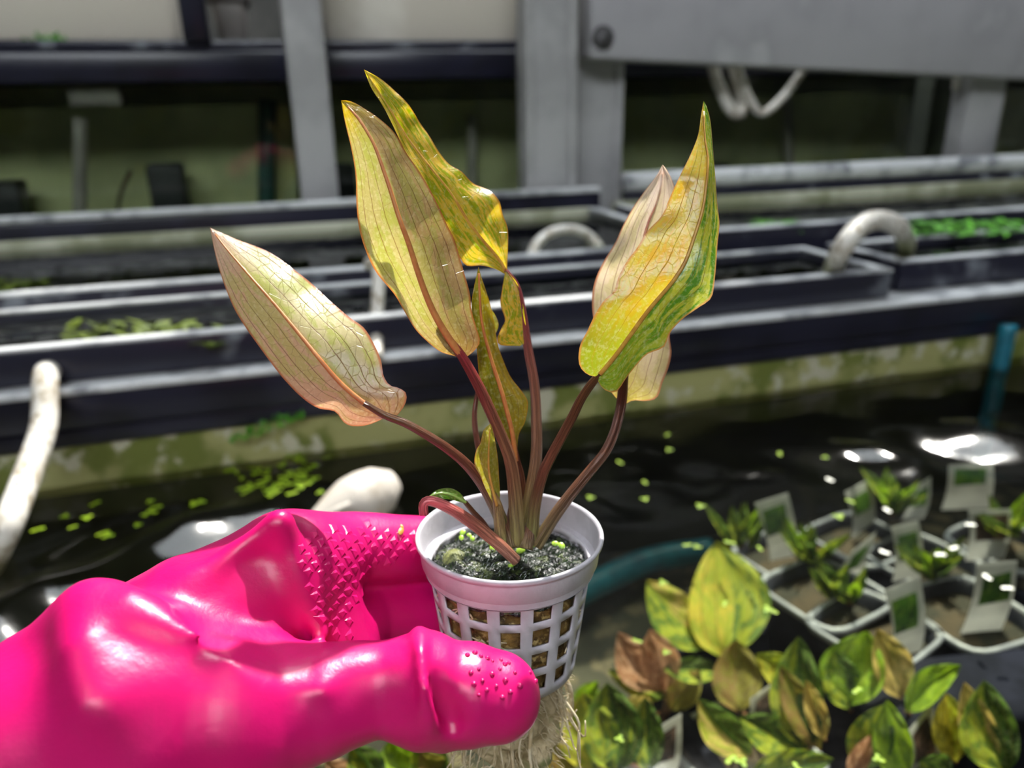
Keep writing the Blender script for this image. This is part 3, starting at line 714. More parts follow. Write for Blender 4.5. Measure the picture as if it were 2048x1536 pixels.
front_v = leaf_mat('green_and_gold_leaf', lin(222, 176, 66), lin(214, 190, 74), lin(196, 146, 66), edge=lin(206, 150, 84), right=(lin(84, 140, 34), lin(186, 190, 64)), lo=0.42, hi=0.56, pscale=(9, 2.0), trans=0.34, seed=9.3, veins=(0.32, 0.62), vw=0.010, blush=(lin(128, 160, 44), 0.05, 0.42), rough=0.22, cross=0.03)
pale_back = leaf_mat('pale_pink_leaf', lin(236, 216, 186), lin(222, 206, 160), lin(150, 90, 74), edge=lin(190, 130, 100), blush=(lin(178, 160, 30), 0.02, 0.30), tip=(lin(232, 208, 194), .72, 1.0), trans=0.5, seed=12.0)
small_l = leaf_mat('olive_small_leaf', lin(132, 128, 36), lin(112, 112, 28), lin(120, 70, 40), edge=lin(180, 130, 50), right=(lin(170, 150, 46), lin(150, 138, 40)), trans=0.42, seed=15.0, blush=(lin(160, 140, 50), 0.0, 0.3))
small_l2 = leaf_mat('yellow_green_small_leaf', lin(170, 164, 62), lin(150, 150, 48), lin(140, 90, 50), edge=lin(190, 140, 70), trans=0.42, seed=18.0)
tiny_g = leaf_mat('fresh_green_tiny_leaf', lin(96, 144, 40), lin(76, 124, 30), lin(130, 170, 70), trans=0.35, seed=21.0)

def petiole_mat(name, low, mid, top):
    m = bpy.data.materials.new(name); ns, ls = nodes_of(m); p = ns['Principled BSDF']
    uv = N(ns, 'ShaderNodeUVMap'); uv.uv_map = 'UVMap'; sx = N(ns, 'ShaderNodeSeparateXYZ'); ls.new(uv.outputs[0], sx.inputs[0])
    col = mixcol(ns, ls, ramp(ns, ls, sx.outputs[1], 0.0, 0.35), low, mid)
    col = mixcol(ns, ls, ramp(ns, ls, sx.outputs[1], 0.35, 0.95), col, top)
    cv = N(ns, 'ShaderNodeCombineXYZ'); ls.new(math_node(ns, ls, 'MULTIPLY', sx.outputs[0], 14.0), cv.inputs[0]); ls.new(math_node(ns, ls, 'MULTIPLY', sx.outputs[1], 2.0), cv.inputs[1])
    st = ramp(ns, ls, noise(ns, ls, 1.5, 3, .6, cv.outputs[0]), .4, .65)
    col = mixcol(ns, ls, math_node(ns, ls, 'MULTIPLY', st, .55), col, lin(70, 34, 26))
    ls.new(col, p.inputs['Base Color']); p.inputs['Roughness'].default_value = .3
    p.inputs['Subsurface Weight'].default_value = 0.0
    b = N(ns, 'ShaderNodeBump'); b.inputs['Distance'].default_value = .0003; ls.new(st, b.inputs['Height']); ls.new(b.outputs[0], p.inputs['Normal'])
    return m
pet_red = petiole_mat('crimson_petiole', lin(150, 138, 84), lin(136, 92, 66), lin(142, 40, 52))
pet_brown = petiole_mat('brown_petiole', lin(128, 110, 70), lin(120, 76, 52), lin(116, 56, 42))
pet_dark = petiole_mat('dark_petiole', lin(130, 128, 70), lin(122, 70, 52), lin(96, 62, 32))
pet_pink = petiole_mat('pink_bent_petiole', lin(140, 96, 78), lin(176, 110, 88), lin(216, 96, 104))
rib_red = mat('reddish_midrib', lin(196, 128, 70), lin(184, 112, 62), 300, rough=0.4)
rib_gold = mat('golden_midrib', lin(196, 150, 66), lin(178, 128, 52), 300, rough=0.4)
rib_pink = mat('pink_midrib', lin(196, 128, 96), lin(178, 104, 84), 300, rough=0.4)

plant = thing('aquatic_plant', inpot([(0, 0, -0.012)])[0], 'tall broad-leaved aquatic plant with crimson stalks and yellow-green leaves in the held pot', 'plant')
def interp(tab, v):
    x = np.array([t[0] for t in tab]); y = np.array([t[1] for t in tab]); return np.interp(v, x, y)
def blade(mid, left, right, depth, dl, dr, m, parent, rip=0.0, rfreq=9, rows=60, cols=9, name='leaf', ribmat=None, ribr=(.0010, .0003), ph=0.0, ribd=-.0006, cup=0.0):
    """mid, left and right are outlines from base to tip; depth, dl, dr tables along the blade (0 base, 1 tip)"""
    cm, cl, cr = catmull(mid, rows), catmull(left, rows), catmull(right, rows)
    V, UV = [], []; nc = 2 * cols + 1
    for i in range(rows):
        v_ = i / (rows - 1); d0 = interp(depth, v_)
        env = math.sin(math.pi * min(max(v_, 0), 1)) ** .5
        for k in range(-cols, cols + 1):
            t_ = abs(k) / cols; e = cl[i] if k < 0 else cr[i]; dd = interp(dl if k < 0 else dr, v_)
            pxy = cm[i] * (1 - t_) + e * t_
            d_ = d0 + dd * t_ ** 1.4 + cup * 4 * t_ * (1 - t_) + rip * env * t_ * t_ * math.sin(rfreq * 6.283 * v_ + ph + (1.7 if k < 0 else 0)) + .00025 * t_ * math.sin(23 * v_ + 5 * t_ + ph)
            V.append(P(pxy[0], pxy[1], d_)); UV.append((.5 + .5 * k / cols, v_))
    F = [(i * nc + k, i * nc + k + 1, (i + 1) * nc + k + 1, (i + 1) * nc + k) for i in range(rows - 1) for k in range(nc - 1)]
    o = make(name, V, F, m, parent, True, UV)
    if ribmat is not None:
        pts = [P(cm[i][0], cm[i][1], interp(depth, i / (rows - 1)) + ribd) for i in range(0, rows, 3)]
        v, f, uv = tube(pts, np.linspace(ribr[0], ribr[1], 10), 40, 8)
        make('midrib', v, f, ribmat, o, True, uv)
    return o
def petiole(pts, rad, m, parent, n=40):
    v, f, uv = tube([P(*q) for q in pts], rad, n, 14)
    return make('petiole', v, f, m, parent, True, uv)
R_ = lambda l: list(reversed(l))

# leaf hanging out to the left
b1 = blade(R_([(420, 455), (455, 500), (502, 555), (547, 606), (591, 659), (636, 714), (680, 765), (728, 806), (772, 833)]),
           R_([(420, 455), (431, 510), (446, 562), (468, 616), (492, 656), (516, 690), (543, 727), (571, 762), (605, 796), (636, 816), (670, 823), (687, 844), (704, 852), (735, 850), (772, 835)]),
           R_([(420, 455), (470, 477), (540, 505), (596, 545), (629, 572), (656, 598), (697, 633), (728, 656), (749, 690), (762, 721), (767, 751), (779, 770), (798, 776), (812, 786), (812, 803), (803, 820), (790, 834), (776, 836)]),
           [(0, .222), (.35, .2205), (.7, .226), (1, .236)], [(0, 0), (.3, .004), (1, 0)], [(0, 0), (.25, .003), (.6, .0115), (.85, .0065), (1, 0)], pink_under, plant, rip=.0007, rfreq=4, ribmat=rib_red, ribr=(.0008, .00022))
petiole([(1016, 1075, .234), (991, 1016, .231), (966, 970, .229), (933, 929, .227), (896, 898, .2255), (855, 871, .224), (810, 846, .2225), (768, 830, .2215), (728, 806, .2203)], [.0021, .0019, .0016, .0014, .0012, .0009], pet_dark, b1)
# tall leaf, left of centre
b2_ = blade(R_([(682, 201), (708, 226), (728, 254), (749, 291), (769, 346), (783, 387), (798, 435), (817, 486), (837, 548), (857, 602), (878, 645), (902, 683), (926, 716)]),
            R_([(682, 201), (690, 244), (702, 295), (711, 349), (713, 408), (718, 455), (731, 500), (752, 544), (786, 585), (797, 602), (810, 625), (831, 659), (858, 686), (882, 704), (906, 711), (924, 716)]),
            R_([(682, 201), (700, 202), (728, 216), (762, 240), (790, 267), (810, 302), (831, 332), (855, 370), (875, 408), (892, 445), (909, 479), (919, 513), (931, 555), (940, 589), (943, 621), (954, 659), (960, 683), (950, 700), (937, 711), (928, 717)]),
            [(0, .219), (.5, .209), (1, .205)], [(0, 0), (.4, .007), (1, 0)], [(0, 0), (.4, .008), (1, 0)], olive_under, plant, rip=.0005, rfreq=3, ribmat=rib_red, ribr=(.0011, .0003), ph=1.0)
petiole([(1036, 1088, .233), (1034, 1050, .231), (1029, 980, .2285), (1020, 920, .2265), (1000, 866, .2245), (976, 812, .2225), (954, 766, .2205), (926, 716, .2185), (900, 680, .2178), (880, 648, .217)], [.0024, .0022, .0019, .0017, .0016, .0014, .0009], pet_red, b2_, 50)
# streaked leaf behind it
b3 = blade(R_([(728, 139), (766, 196), (810, 268), (858, 332), (902, 387), (933, 438), (964, 479), (995, 515), (1012, 543)]),
           R_([(728, 139), (742, 175), (762, 206), (779, 237), (800, 282), (826, 340), (852, 400), (876, 450), (896, 485), (916, 510), (933, 531), (964, 531), (988, 537), (1010, 548)]),
           R_([(728, 139), (762, 158), (790, 182), (817, 209), (841, 247), (858, 271), (879, 305), (899, 329), (923, 343), (947, 367), (978, 380), (998, 401), (1005, 428), (1015, 455), (1016, 490), (1014, 545)]),
           [(0, .238), (.5, .226), (1, .219)], [(0, 0), (.5, -.004), (1, 0)], [(0, 0), (.4, .008), (1, 0)], varieg, plant, rip=.0012, rfreq=6, ribmat=rib_gold, ribr=(.0006, .0002), ph=.4, ribd=.0002)
petiole([(1046, 1085, .236), (1050, 1060, .236), (1062, 985, .2365), (1072, 919, .237), (1073, 850, .2375), (1069, 772, .238), (1056, 697, .2385), (1045, 622, .2385), (1034, 572, .2382), (1012, 541, .2378)], [.0023, .0021, .0018, .0016, .0015, .0012, .0007], pet_red, b3, 50)
# its twisted base lobe
blade([(1046, 688), (1046, 650), (1040, 600), (1030, 565), (1012, 541)], [(1040, 692), (1001, 690), (995, 676), (1003, 656), (1010, 639), (1001, 608), (1004, 580), (1010, 545)], [(1047, 690), (1052, 660), (1046, 610), (1036, 570), (1014, 541)],
      [(0, .2376), (1, .2372)], [(0, 0), (.3, -.006), (.7, -.002), (1, 0)], [(0, 0), (1, 0)], varieg, b3, rows=30, cols=6, name='leaf_base_lobe', rip=.0008, rfreq=2)
# big front leaf on the right
b4 = blade(R_([(1407, 202), (1410, 276), (1416, 317), (1413, 366), (1405, 421), (1388, 475), (1369, 527), (1342, 568), (1323, 590), (1293, 626), (1262, 669), (1230, 713), (1200, 748)]),
           R_([(1407, 202), (1402, 229), (1396, 270), (1380, 311), (1358, 355), (1339, 396), (1323, 432), (1295, 462), (1273, 497), (1254, 522), (1236, 556), (1228, 582), (1208, 601), (1189, 631), (1175, 661), (1161, 688), (1157, 716), (1161, 735), (1175, 749), (1190, 753)]),
           R_([(1407, 202), (1413, 212), (1421, 243), (1426, 298), (1431, 358), (1435, 412), (1439, 448), (1435, 489), (1432, 533), (1426, 585), (1418, 601), (1394, 617), (1364, 639), (1339, 667), (1328, 694), (1295, 708), (1276, 727), (1254, 754), (1232, 784), (1208, 779), (1196, 762)]),
           [(0, .216), (.4, .206), (.75, .206), (1, .214)], [(0, 0), (.12, -.005), (.4, .003), (1, 0)], [(0, 0), (.15, -.008), (.45, -.006), (.7, .010), (1, 0)], front_v, plant, rip=.0006, rfreq=4, ribmat=rib_gold, ribr=(.0008, .0002), ph=2.2, ribd=-.0001)
petiole([(1062, 1085, .2335), (1070, 1010, .2305), (1085, 950, .228), (1101, 915, .2265), (1123, 874, .2245), (1145, 833, .2225), (1164, 795, .220), (1189, 760, .2175), (1212, 735, .2158), (1232, 710, .2147)], [.0021, .0018, .0016, .0015, .0014, .0012, .0007], pet_dark, b4, 50)
# pale leaf behind it
b5 = blade(R_([(1325, 329), (1322, 371), (1309, 415), (1292, 459), (1278, 540), (1266, 640), (1252, 730), (1243, 800)]),
           R_([(1325, 329), (1314, 350), (1293, 377), (1268, 412), (1246, 451), (1230, 486), (1205, 527), (1189, 565), (1184, 600), (1187, 640), (1196, 690), (1206, 740), (1220, 780), (1242, 806)]),
           R_([(1325, 329), (1331, 336), (1342, 355), (1352, 384), (1366, 430), (1378, 490), (1376, 550), (1360, 610), (1340, 665), (1343, 705), (1336, 738), (1325, 765), (1314, 795), (1290, 802), (1265, 801), (1246, 812)]),
           [(0, .239), (.5, .236), (1, .236)], [(0, 0), (.5, .006), (1, 0)], [(0, 0), (.5, .008), (1, 0)], pale_back, plant, rip=.0009, rfreq=4, ribmat=rib_pink, ribr=(.0012, .0003), ph=.9, ribd=.0004)
petiole([(1072, 1092, .233), (1110, 1031, .233), (1146, 983, .2335), (1186, 935, .234), (1210, 905, .2345), (1226, 872, .235), (1236, 840, .2358), (1243, 805, .2365), (1248, 760, .236), (1256, 715, .2355)], [.0021, .0019, .0017, .0016, .0015, .0016, .0008], pet_brown, b5, 50)
# narrow young leaf in the middle
b6 = blade(R_([(957, 533), (959, 580), (964, 645), (981, 714), (1002, 779), (1015, 827), (1025, 868), (1032, 922)]),
           R_([(957, 533), (947, 580), (943, 615), (949, 656), (954, 703), (958, 751), (966, 800), (985, 850), (1010, 890), (1030, 923)]),
           R_([(957, 533), (964, 558), (978, 600), (988, 645), (996, 690), (1008, 724), (1022, 755), (1043, 782), (1056, 806), (1050, 844), (1037, 872), (1034, 922)]),
           [(0, .234), (.5, .230), (1, .226)], [(0, 0), (.5, -.002), (1, 0)], [(0, 0), (.4, .005), (1, 0)], small_l, plant, rip=.0004, rfreq=3, ribmat=rib_red, ribr=(.0008, .0003))
petiole([(1045, 1090, .238), (1046, 1040, .238), (1044, 990, .238), (1040, 950, .237), (1032, 918, .2345), (1024, 866, .2335)], [.0018, .0016, .0014, .0012, .0007], pet_brown, b6)
# small rolled leaf in front
b7 = blade(R_([(981, 847), (978, 890), (978, 940), (986, 980), (994, 1012)]),
           R_([(981, 847), (967, 861), (961, 885), (952, 902), (949, 929), (961, 953), (971, 977), (988, 1010)]),
           R_([(981, 847), (985, 858), (991, 885), (996, 919), (998, 953), (1000, 987), (999, 1012)]),
           [(0, .2245), (.5, .2205), (1, .219)], [(0, 0), (.5, .003), (1, 0)], [(0, 0), (.5, .004), (1, 0)], small_l2, plant, rows=36, cols=7, ribmat=rib_gold, ribr=(.0005, .0002))
petiole([(1002, 1082, .2285), (999, 1050, .2268), (996, 1015, .2252), (987, 982, .2238)], [.0019, .0017, .0015, .0007], petiole_mat('pale_petiole', lin(170, 160, 96), lin(168, 140, 90), lin(160, 124, 80)), b7)
# dull stalk behind
st = petiole([(1010, 1080, .240), (985, 1000, .242), (958, 900, .244), (949, 838, .245), (954, 790, .246), (960, 770, .246)], [.0018, .0014, .0010, .0009, .0006], pet_brown, plant)
blade([(975, 690), (985, 650), (978, 612)], [(972, 690), (980, 650), (976, 612)], [(978, 690), (997, 650), (980, 612)], [(0, .242), (1, .242)], [(0, 0), (1, 0)], [(0, 0), (1, 0)], small_l2, st, rows=14, cols=4, name='leaf_tip')
# tiny leaf over the rim and the bent pink stalk
b8 = blade([(932, 1005), (905, 991), (880, 987), (858, 993)], [(930, 1007), (900, 999), (876, 997), (858, 994)], [(933, 1004), (920, 986), (899, 976), (874, 980), (858, 992)],
           [(0, .2235), (1, .2195)], [(0, 0), (.5, -.001), (1, 0)], [(0, 0), (.5, .004), (1, 0)], tiny_g, plant, rows=28, cols=6, ribmat=mat('pale_green_midrib', lin(150, 180, 90), lin(140, 170, 80), 300), ribr=(.0004, .0002))
petiole([(985, 1082, .228), (968, 1049, .2262), (948, 1026, .2248), (930, 1004, .2236)], [.0010, .0009, .0007], pet_dark, b8)
petiole([(1033, 1122, .223), (1008, 1098, .2215), (978, 1072, .2205), (942, 1044, .2195), (907, 1021, .2183), (876, 1006, .2172), (856, 1002, .2166), (847, 1010, .2163), (848, 1030, .2162)], [.0016, .0018, .0018, .0017, .0015, .0013], pet_pink, plant, 50)
# old leaf bases at the crown
for q in ([(1022, 1095, .232), (1012, 1060, .2325), (990, 1000, .233), (975, 960, .2335)], [(1052, 1098, .231), (1060, 1060, .2325), (1078, 985, .236)], [(1030, 1095, .2325), (1024, 1040, .2345), (1030, 985, .236), (1034, 960, .237)]):
    petiole(q, [.0022, .0019, .0012, .0005], pet_brown, plant)
# roots below the pot
cr = P(1015, 1390, .252)
V, F = [], []; nr, nc = 30, 60
for i in range(nr):
    z = -.0462 - .040 * i / (nr - 1); g = i / (nr - 1)
    for k in range(nc):
        t_ = 2 * math.pi * k / nc
        r_ = (.0155 - .002 * g) * (1 + .10 * math.sin(3 * t_ + i * .5) + .07 * math.sin(7 * t_ - i * .8)) * (1 - max(0, g - .8) * 2.5)
        V.append((r_ * math.cos(t_) + .002 * g, r_ * math.sin(t_), z))
for i in range(nr - 1):
    for k in range(nc):
        k2 = (k + 1) % nc; F.append((i * nc + k, (i + 1) * nc + k, (i + 1) * nc + k2, i * nc + k2))
F.append(tuple(range(nc))); F.append(tuple((nr - 1) * nc + k for k in range(nc))[::-1])
make('root_mass', inpot(V), F, M['rootmass'], plant, True)
for i in range(34):
    t_ = random.uniform(0, 6.283) if i > 16 else random.uniform(-2.9, -.2); r0 = random.uniform(.012, .0165); z0 = -.0462; pts = []
    dr = random.uniform(-.0005, .0022)
    for k in range(7):
        g = k / 6; pts.append((math.cos(t_) * (r0 + dr * k + .0012 * math.sin(k * 1.9 + i)), math.sin(t_) * (r0 + dr * k) + .0012 * math.cos(k * 2.3 + i), z0 - g * random.uniform(.018, .040)))
        t_ += random.uniform(-.12, .12)
    v, f, _ = tube(inpot(pts), np.linspace(random.choice((.0004, .0006, .0011)), .0002, 6), 22, 7)
    make('root', v, f, M['root'], plant, True)
V, F = np.zeros((0, 3)), []
for i in range(620):
    t_ = random.uniform(0, 6.283); z0 = -.0465 - random.random() * .036; r0 = .0152; L = random.uniform(.002, .006)
    b_ = np.array([r0 * math.cos(t_), r0 * math.sin(t_), z0]); o_ = np.array([math.cos(t_), math.sin(t_), random.uniform(-1.2, .3)]) * L
    v, f, _ = tube([b_, b_ + o_ * .5 + rng.normal(size=3) * .0006, b_ + o_], [.00016, .00008], 5, 4)
    F += [tuple(q + len(V) for q in ff) for ff in f]; V = np.vstack([V, v])
tag(make('root_hairs', inpot(V), F, M['root'], plant, True), kind='stuff')
# root threads that poke out of the pot holes
for i in range(16):
    t_ = -math.pi / 2 + random.uniform(-1.3, 1.3); z0 = random.choice((-.0150, -.0235, -.0322)); r0 = wall_r(z0) - .001
    b_ = np.array([r0 * math.cos(t_), r0 * math.sin(t_), z0]); tt = np.array([-math.sin(t_), math.cos(t_), 0])
    pts = [b_, b_ + tt * random.uniform(-.003, .003) + (0, 0, random.uniform(-.002, .001)), b_ + tt * random.uniform(-.005, .005) + (0, 0, random.uniform(-.004, .001))]
    v, f, _ = tube(inpot(pts), [.0003, .0002], 10, 6)
    make('root', v, f, M['root'], plant, True)

# ------------------------------------------------------------------ the gloved hand: one skin grown around finger bones
def surface_nets(f, org, h):
    s = f < 0
    nx, ny, nz = f.shape
    cs = sum(s[i:nx - 1 + i, j:ny - 1 + j, k:nz - 1 + k].astype(np.int8) for i in (0, 1) for j in (0, 1) for k in (0, 1))
    cells = np.argwhere((cs > 0) & (cs < 8))
    idx = -np.ones(cs.shape, dtype=np.int64); idx[tuple(cells.T)] = np.arange(len(cells))
    acc = np.zeros((len(cells), 3)); cnt = np.zeros(len(cells))
    corner = [(i, j, k) for i in (0, 1) for j in (0, 1) for k in (0, 1)]
    val = {c: f[cells[:, 0] + c[0], cells[:, 1] + c[1], cells[:, 2] + c[2]] for c in corner}
    for a_ in corner:
        for ax_ in range(3):
            if a_[ax_]: continue
            b_ = list(a_); b_[ax_] = 1; b_ = tuple(b_)
            va, vb = val[a_], val[b_]; m = (va < 0) != (vb < 0)
            t = np.where(m, va / np.where(m, va - vb, 1), 0)
            p = np.tile(np.array(a_, float), (len(cells), 1)); p[:, ax_] += t
            acc[m] += p[m]; cnt[m] += 1
    V = (cells + acc / cnt[:, None]) * h + org
    F = []
    for ax_ in range(3):
        u, v = [(1, 2), (2, 0), (0, 1)][ax_]
        sl0 = [slice(1, n - 1) for n in s.shape]; sl0[ax_] = slice(0, s.shape[ax_] - 1)
        sl1 = list(sl0); sl1[ax_] = slice(1, s.shape[ax_])
        e0, e1 = s[tuple(sl0)], s[tuple(sl1)]
        for sgn in (True, False):
            c = np.argwhere((e0 != e1) & (e0 == sgn))
            if not len(c): continue
            off = np.ones(3, int); off[ax_] = 0; c = c + off
            eu = np.zeros(3, int); eu[u] = 1; ev = np.zeros(3, int); ev[v] = 1
            q = [idx[tuple((c - eu - ev).T)], idx[tuple((c - ev).T)], idx[tuple(c.T)], idx[tuple((c - eu).T)]]
            q = np.stack(q if sgn else q[::-1], 1); F.append(q)
    return V, np.vstack(F)

def caps(X, pts):
    """distance to a chain of tapering capsules; pts are (px, py, depth, radius)"""
    d = None
    for (a_, b_) in zip(pts[:-1], pts[1:]):
        A, B = P(*a_[:3]), P(*b_[:3]); ab = (B - A).astype(np.float32); L2 = float(ab @ ab)
        rel = [X[k] - np.float32(A[k]) for k in range(3)]
        t = np.clip((rel[0] * ab[0] + rel[1] * ab[1] + rel[2] * ab[2]) / L2, 0, 1)
        e = np.sqrt(sum((rel[k] - t * ab[k]) ** 2 for k in range(3))) - (a_[3] + t * (b_[3] - a_[3]))
        d = e if d is None else np.minimum(d, e)
    return d
def smin(a_, b_, k):
    h = np.clip(.5 + .5 * (b_ - a_) / k, 0, 1)
    return b_ * (1 - h) + a_ * h - k * h * (1 - h)
def smax(a_, b_, k): return -smin(-a_, -b_, k)

GLOVE_H = 0.0011
def build_glove():
    lo = np.array([-0.215, 0.07, 0.005]); hi = np.array([0.035, 0.30, 0.26])
    n = np.ceil((hi - lo) / GLOVE_H).astype(int)
    ax_ = [np.float32(lo[k]) + np.arange(n[k], dtype=np.float32) * np.float32(GLOVE_H) for k in range(3)]
    X = np.meshgrid(*ax_, indexing='ij')
    wrist = caps(X, [(-420, 1850, .19, .029), (-200, 1710, .188, .0295), (-10, 1592, .187, .0295), (120, 1502, .187, .0285), (300, 1437, .188, .0285), (470, 1425, .190, .0225), (640, 1398, .193, .0145), (760, 1376, .196, .0116), (838, 1378, .1970, .0148)])
    thumb = caps(X, [(886, 1390, .2005, .0104), (932, 1388, .1992, .0132), (992, 1394, .2000, .0116)])
    d = smin(wrist, thumb, .0016)
    hand = caps(X, [(200, 1420, .205, .027), (400, 1270, .209, .0225), (560, 1160, .221, .0175)])
    d = smin(d, hand, .0045)
    palm = caps(X, [(596, 1130, .2235, .0135), (634, 1230, .224, .0135), (650, 1320, .224, .015)])
    d = smin(d, palm, .005)
    index = caps(X, [(580, 1130, .2225, .0150), (700, 1099, .240, .0118), (845, 1096, .2555, .0105), (940, 1104, .2720, .0098), (1010, 1116, .2770, .0088)])
    d = smin(d, index, .006)
    for fin in ([(620, 1300, .226, .016), (735, 1235, .2455, .0112), (850, 1228, .2575, .0106), (950, 1225, .2705, .0100), (1060, 1228, .2755, .0090)],
                [(620, 1350, .226, .016), (745, 1335, .2455, .0110), (850, 1330, .2565, .0104), (950, 1322, .2690, .0096), (1040, 1320, .2730, .0086)],
                [(600, 1400, .222, .014), (720, 1396, .2375, .0098), (800, 1390, .2465, .0092), (870, 1388, .2520, .0082)]):
        d = smin(d, caps(X, fin), .0035)
    # folds of the loose rubber
    ridge = lambda dd, pts, k: smin(dd, caps(X, pts), k)
    d = ridge(d, [(562, 1047, .2065, .0020), (578, 1100, .2070, .0020), (606, 1180, .2070, .0020), (642, 1262, .2070, .0014)], .007)
    d = ridge(d, [(20, 1340, .1860, .0014), (100, 1262, .1850, .0018), (180, 1214, .1835, .0022), (270, 1208, .1805, .0014), (340, 1222, .1815, .0008)], .012)
    d = ridge(d, [(180, 1214, .1830, .0022), (160, 1300, .1680, .0010), (190, 1400, .1625, .0006)], .016)
    d = ridge(d, [(556, 1046, .2070, .0018), (470, 1100, .2035, .0018), (400, 1165, .1985, .0014), (330, 1215, .1975, .0008)], .008)
    d = ridge(d, [(255, 1232, .1782, .0008), (340, 1248, .1772, .0010), (430, 1280, .1766, .0012), (530, 1338, .1742, .0014), (640, 1382, .1796, .0008)], .008)
    dent = lambda dd, pts, k: smax(dd, -caps(X, pts), k)
    d = dent(d, [(876, 1318, .1840, .0032), (882, 1390, .1826, .0042), (898, 1452, .1856, .0038)], .0014)
    d = dent(d, [(902, 1345, .1806, .0040), (910, 1400, .1796, .0050), (914, 1445, .1816, .0040)], .004)
    d = dent(d, [(740, 1310, .1770, .0050), (765, 1430, .1780, .0050)], .008)
    d = dent(d, [(470, 1150, .1860, .0060), (560, 1220, .1880, .0060)], .018)
    d = dent(d, [(90, 1340, .1440, .0080), (150, 1480, .1400, .0080)], .020)
    d = dent(d, [(420, 1480, .1500, .0080), (620, 1450, .1640, .0060)], .020)
    d = ridge(d, [(836, 1264, .1968, .0014), (840, 1300, .1876, .0012), (848, 1378, .1814, .0011), (862, 1440, .1840, .0012), (884, 1492, .1950, .0018)], .0035)
    # keep clear of the pot
    rel = [X[k] - np.float32(POT[k]) for k in range(3)]
    al = sum(rel[k] * np.float32(paxis[k]) for k in range(3))
    rad = np.sqrt(np.maximum(sum(rel[k] ** 2 for k in range(3)) - al ** 2, 0))
    cone = rad - np.where(al < -.0085, .0252 + (al + .0086) * .122, .0292) - .0002
    cone = np.maximum(cone, np.maximum(al - .004, -.050 - al))
    d = smax(d, -cone, .001)
    d = d + .00012 * (np.sin(X[0] * 310 + X[2] * 190) * np.sin(X[1] * 270 - X[2] * 230))
    return surface_nets(d, lo, GLOVE_H)
gv, gf = build_glove()
glove = thing('rubber_glove', (gv[:, 0].mean(), gv[:, 1].mean(), gv[:, 2].min()), 'hot pink rubber-gloved hand pinching the net pot from the left', 'glove')
gs = make('glove_skin', gv, gf, M['glove'], glove, True)
sm = gs.modifiers.new('smooth', 'CORRECTIVE_SMOOTH') if False else gs.modifiers.new('smooth', 'SMOOTH')
sm.factor = 0.5; sm.iterations = 4
bvh = BVHTree.FromPolygons([Vector(q) for q in gv], [tuple(int(i) for i in q) for q in gf])
def hit(px, py):
    r = Vector(ray(px, py)).normalized(); return bvh.ray_cast(Vector(CC), r)
# raised diamond grip on the palm side of the fingers
L_ = .0027
pv = [(-L_, 0, 0), (0, -L_, 0), (L_, 0, 0), (0, L_, 0), (-.0003, .0001, .0009), (0.0003, 0, .0009)]
pyr = bpy.data.meshes.new('grip_stud'); pyr.from_pydata([(L_, 0, -.0004), (0, L_, -.0004), (-L_, 0, -.0004), (0, -L_, -.0004), (.0008, .0002, .0004), (.0002, .0008, .0004), (-.0014, .0002, .0002), (.0002, -.0014, .0002)], [],
    [(0, 1, 5, 4), (1, 2, 6, 5), (2, 3, 7, 6), (3, 0, 4, 7), (4, 5, 6, 7)]); pyr.materials.append(M['glove'])
def inside(px, py, poly):
    c = False; j = len(poly) - 1
    for i in range(len(poly)):
        if (poly[i][1] > py) != (poly[j][1] > py) and px < (poly[j][0] - poly[i][0]) * (py - poly[i][1]) / (poly[j][1] - poly[i][1]) + poly[i][0]: c = not c
        j = i
    return c
POLY = [(592, 1080), (660, 1052), (740, 1048), (840, 1062), (838, 1105), (790, 1120), (735, 1160), (715, 1210), (700, 1275), (652, 1270), (622, 1215)]
seen = []
for i in range(-20, 60):
    for j in range(-40, 40):
        px = 590 + i * 13.5 + j * 13.0; py = 1050 + i * 16.5 - j * 14.0
        if not inside(px, py, POLY): continue
        loc, nor, fi, di = hit(px, py)
        if loc is None: continue
        if any((loc - q).length < .0027 for q in seen): continue
        seen.append(loc)
        xa = Vector(CR); xa = (xa - nor * xa.dot(nor)).normalized(); ya = nor.cross(xa)
        zq = Matrix((xa, ya, nor)).transposed().to_quaternion()
        def half(dx, dy):
            h1, h2 = hit(px + dx, py + dy)[0], hit(px - dx, py - dy)[0]
            return min(max((h1 - h2).length / 2, .0018), .0034) if h1 is not None and h2 is not None else .0021
        hx, hy = half(13, 0), half(0, 15)
        share('grip_stud', pyr, loc, glove, zq, (hx / L_, hy / L_, 1.0))
# drops and dots on the thumb tip
dm = bpy.data.meshes.new('grip_dot')
dv, df = lathe([(.00085, -.0003), (.0007, .00025), (.0004, .0005), (.00005, .0006)], (0, 0, 0), 10)
dm.from_pydata(dv.tolist(), [], df); dm.materials.append(M['glove']); dm.polygons.foreach_set('use_smooth', [True] * len(df))
for (px, py) in ((935, 1310), (950, 1305), (962, 1312), (975, 1316), (985, 1322), (1002, 1320), (1010, 1328), (1018, 1326), (958, 1338), (942, 1345), (984, 1348), (1011, 1360), (965, 1361), (948, 1368), (993, 1372), (974, 1380), (1021, 1384), (958, 1390), (1040, 1372), (1060, 1345), (1072, 1362), (1000, 1338), (1030, 1345), (1005, 1395)):
    loc, nor, fi, di = hit(px, py)
    if loc is not None: share('grip_dot', dm, loc, glove, nor.to_track_quat('Z', 'Y'), random.uniform(.6, 1.1))
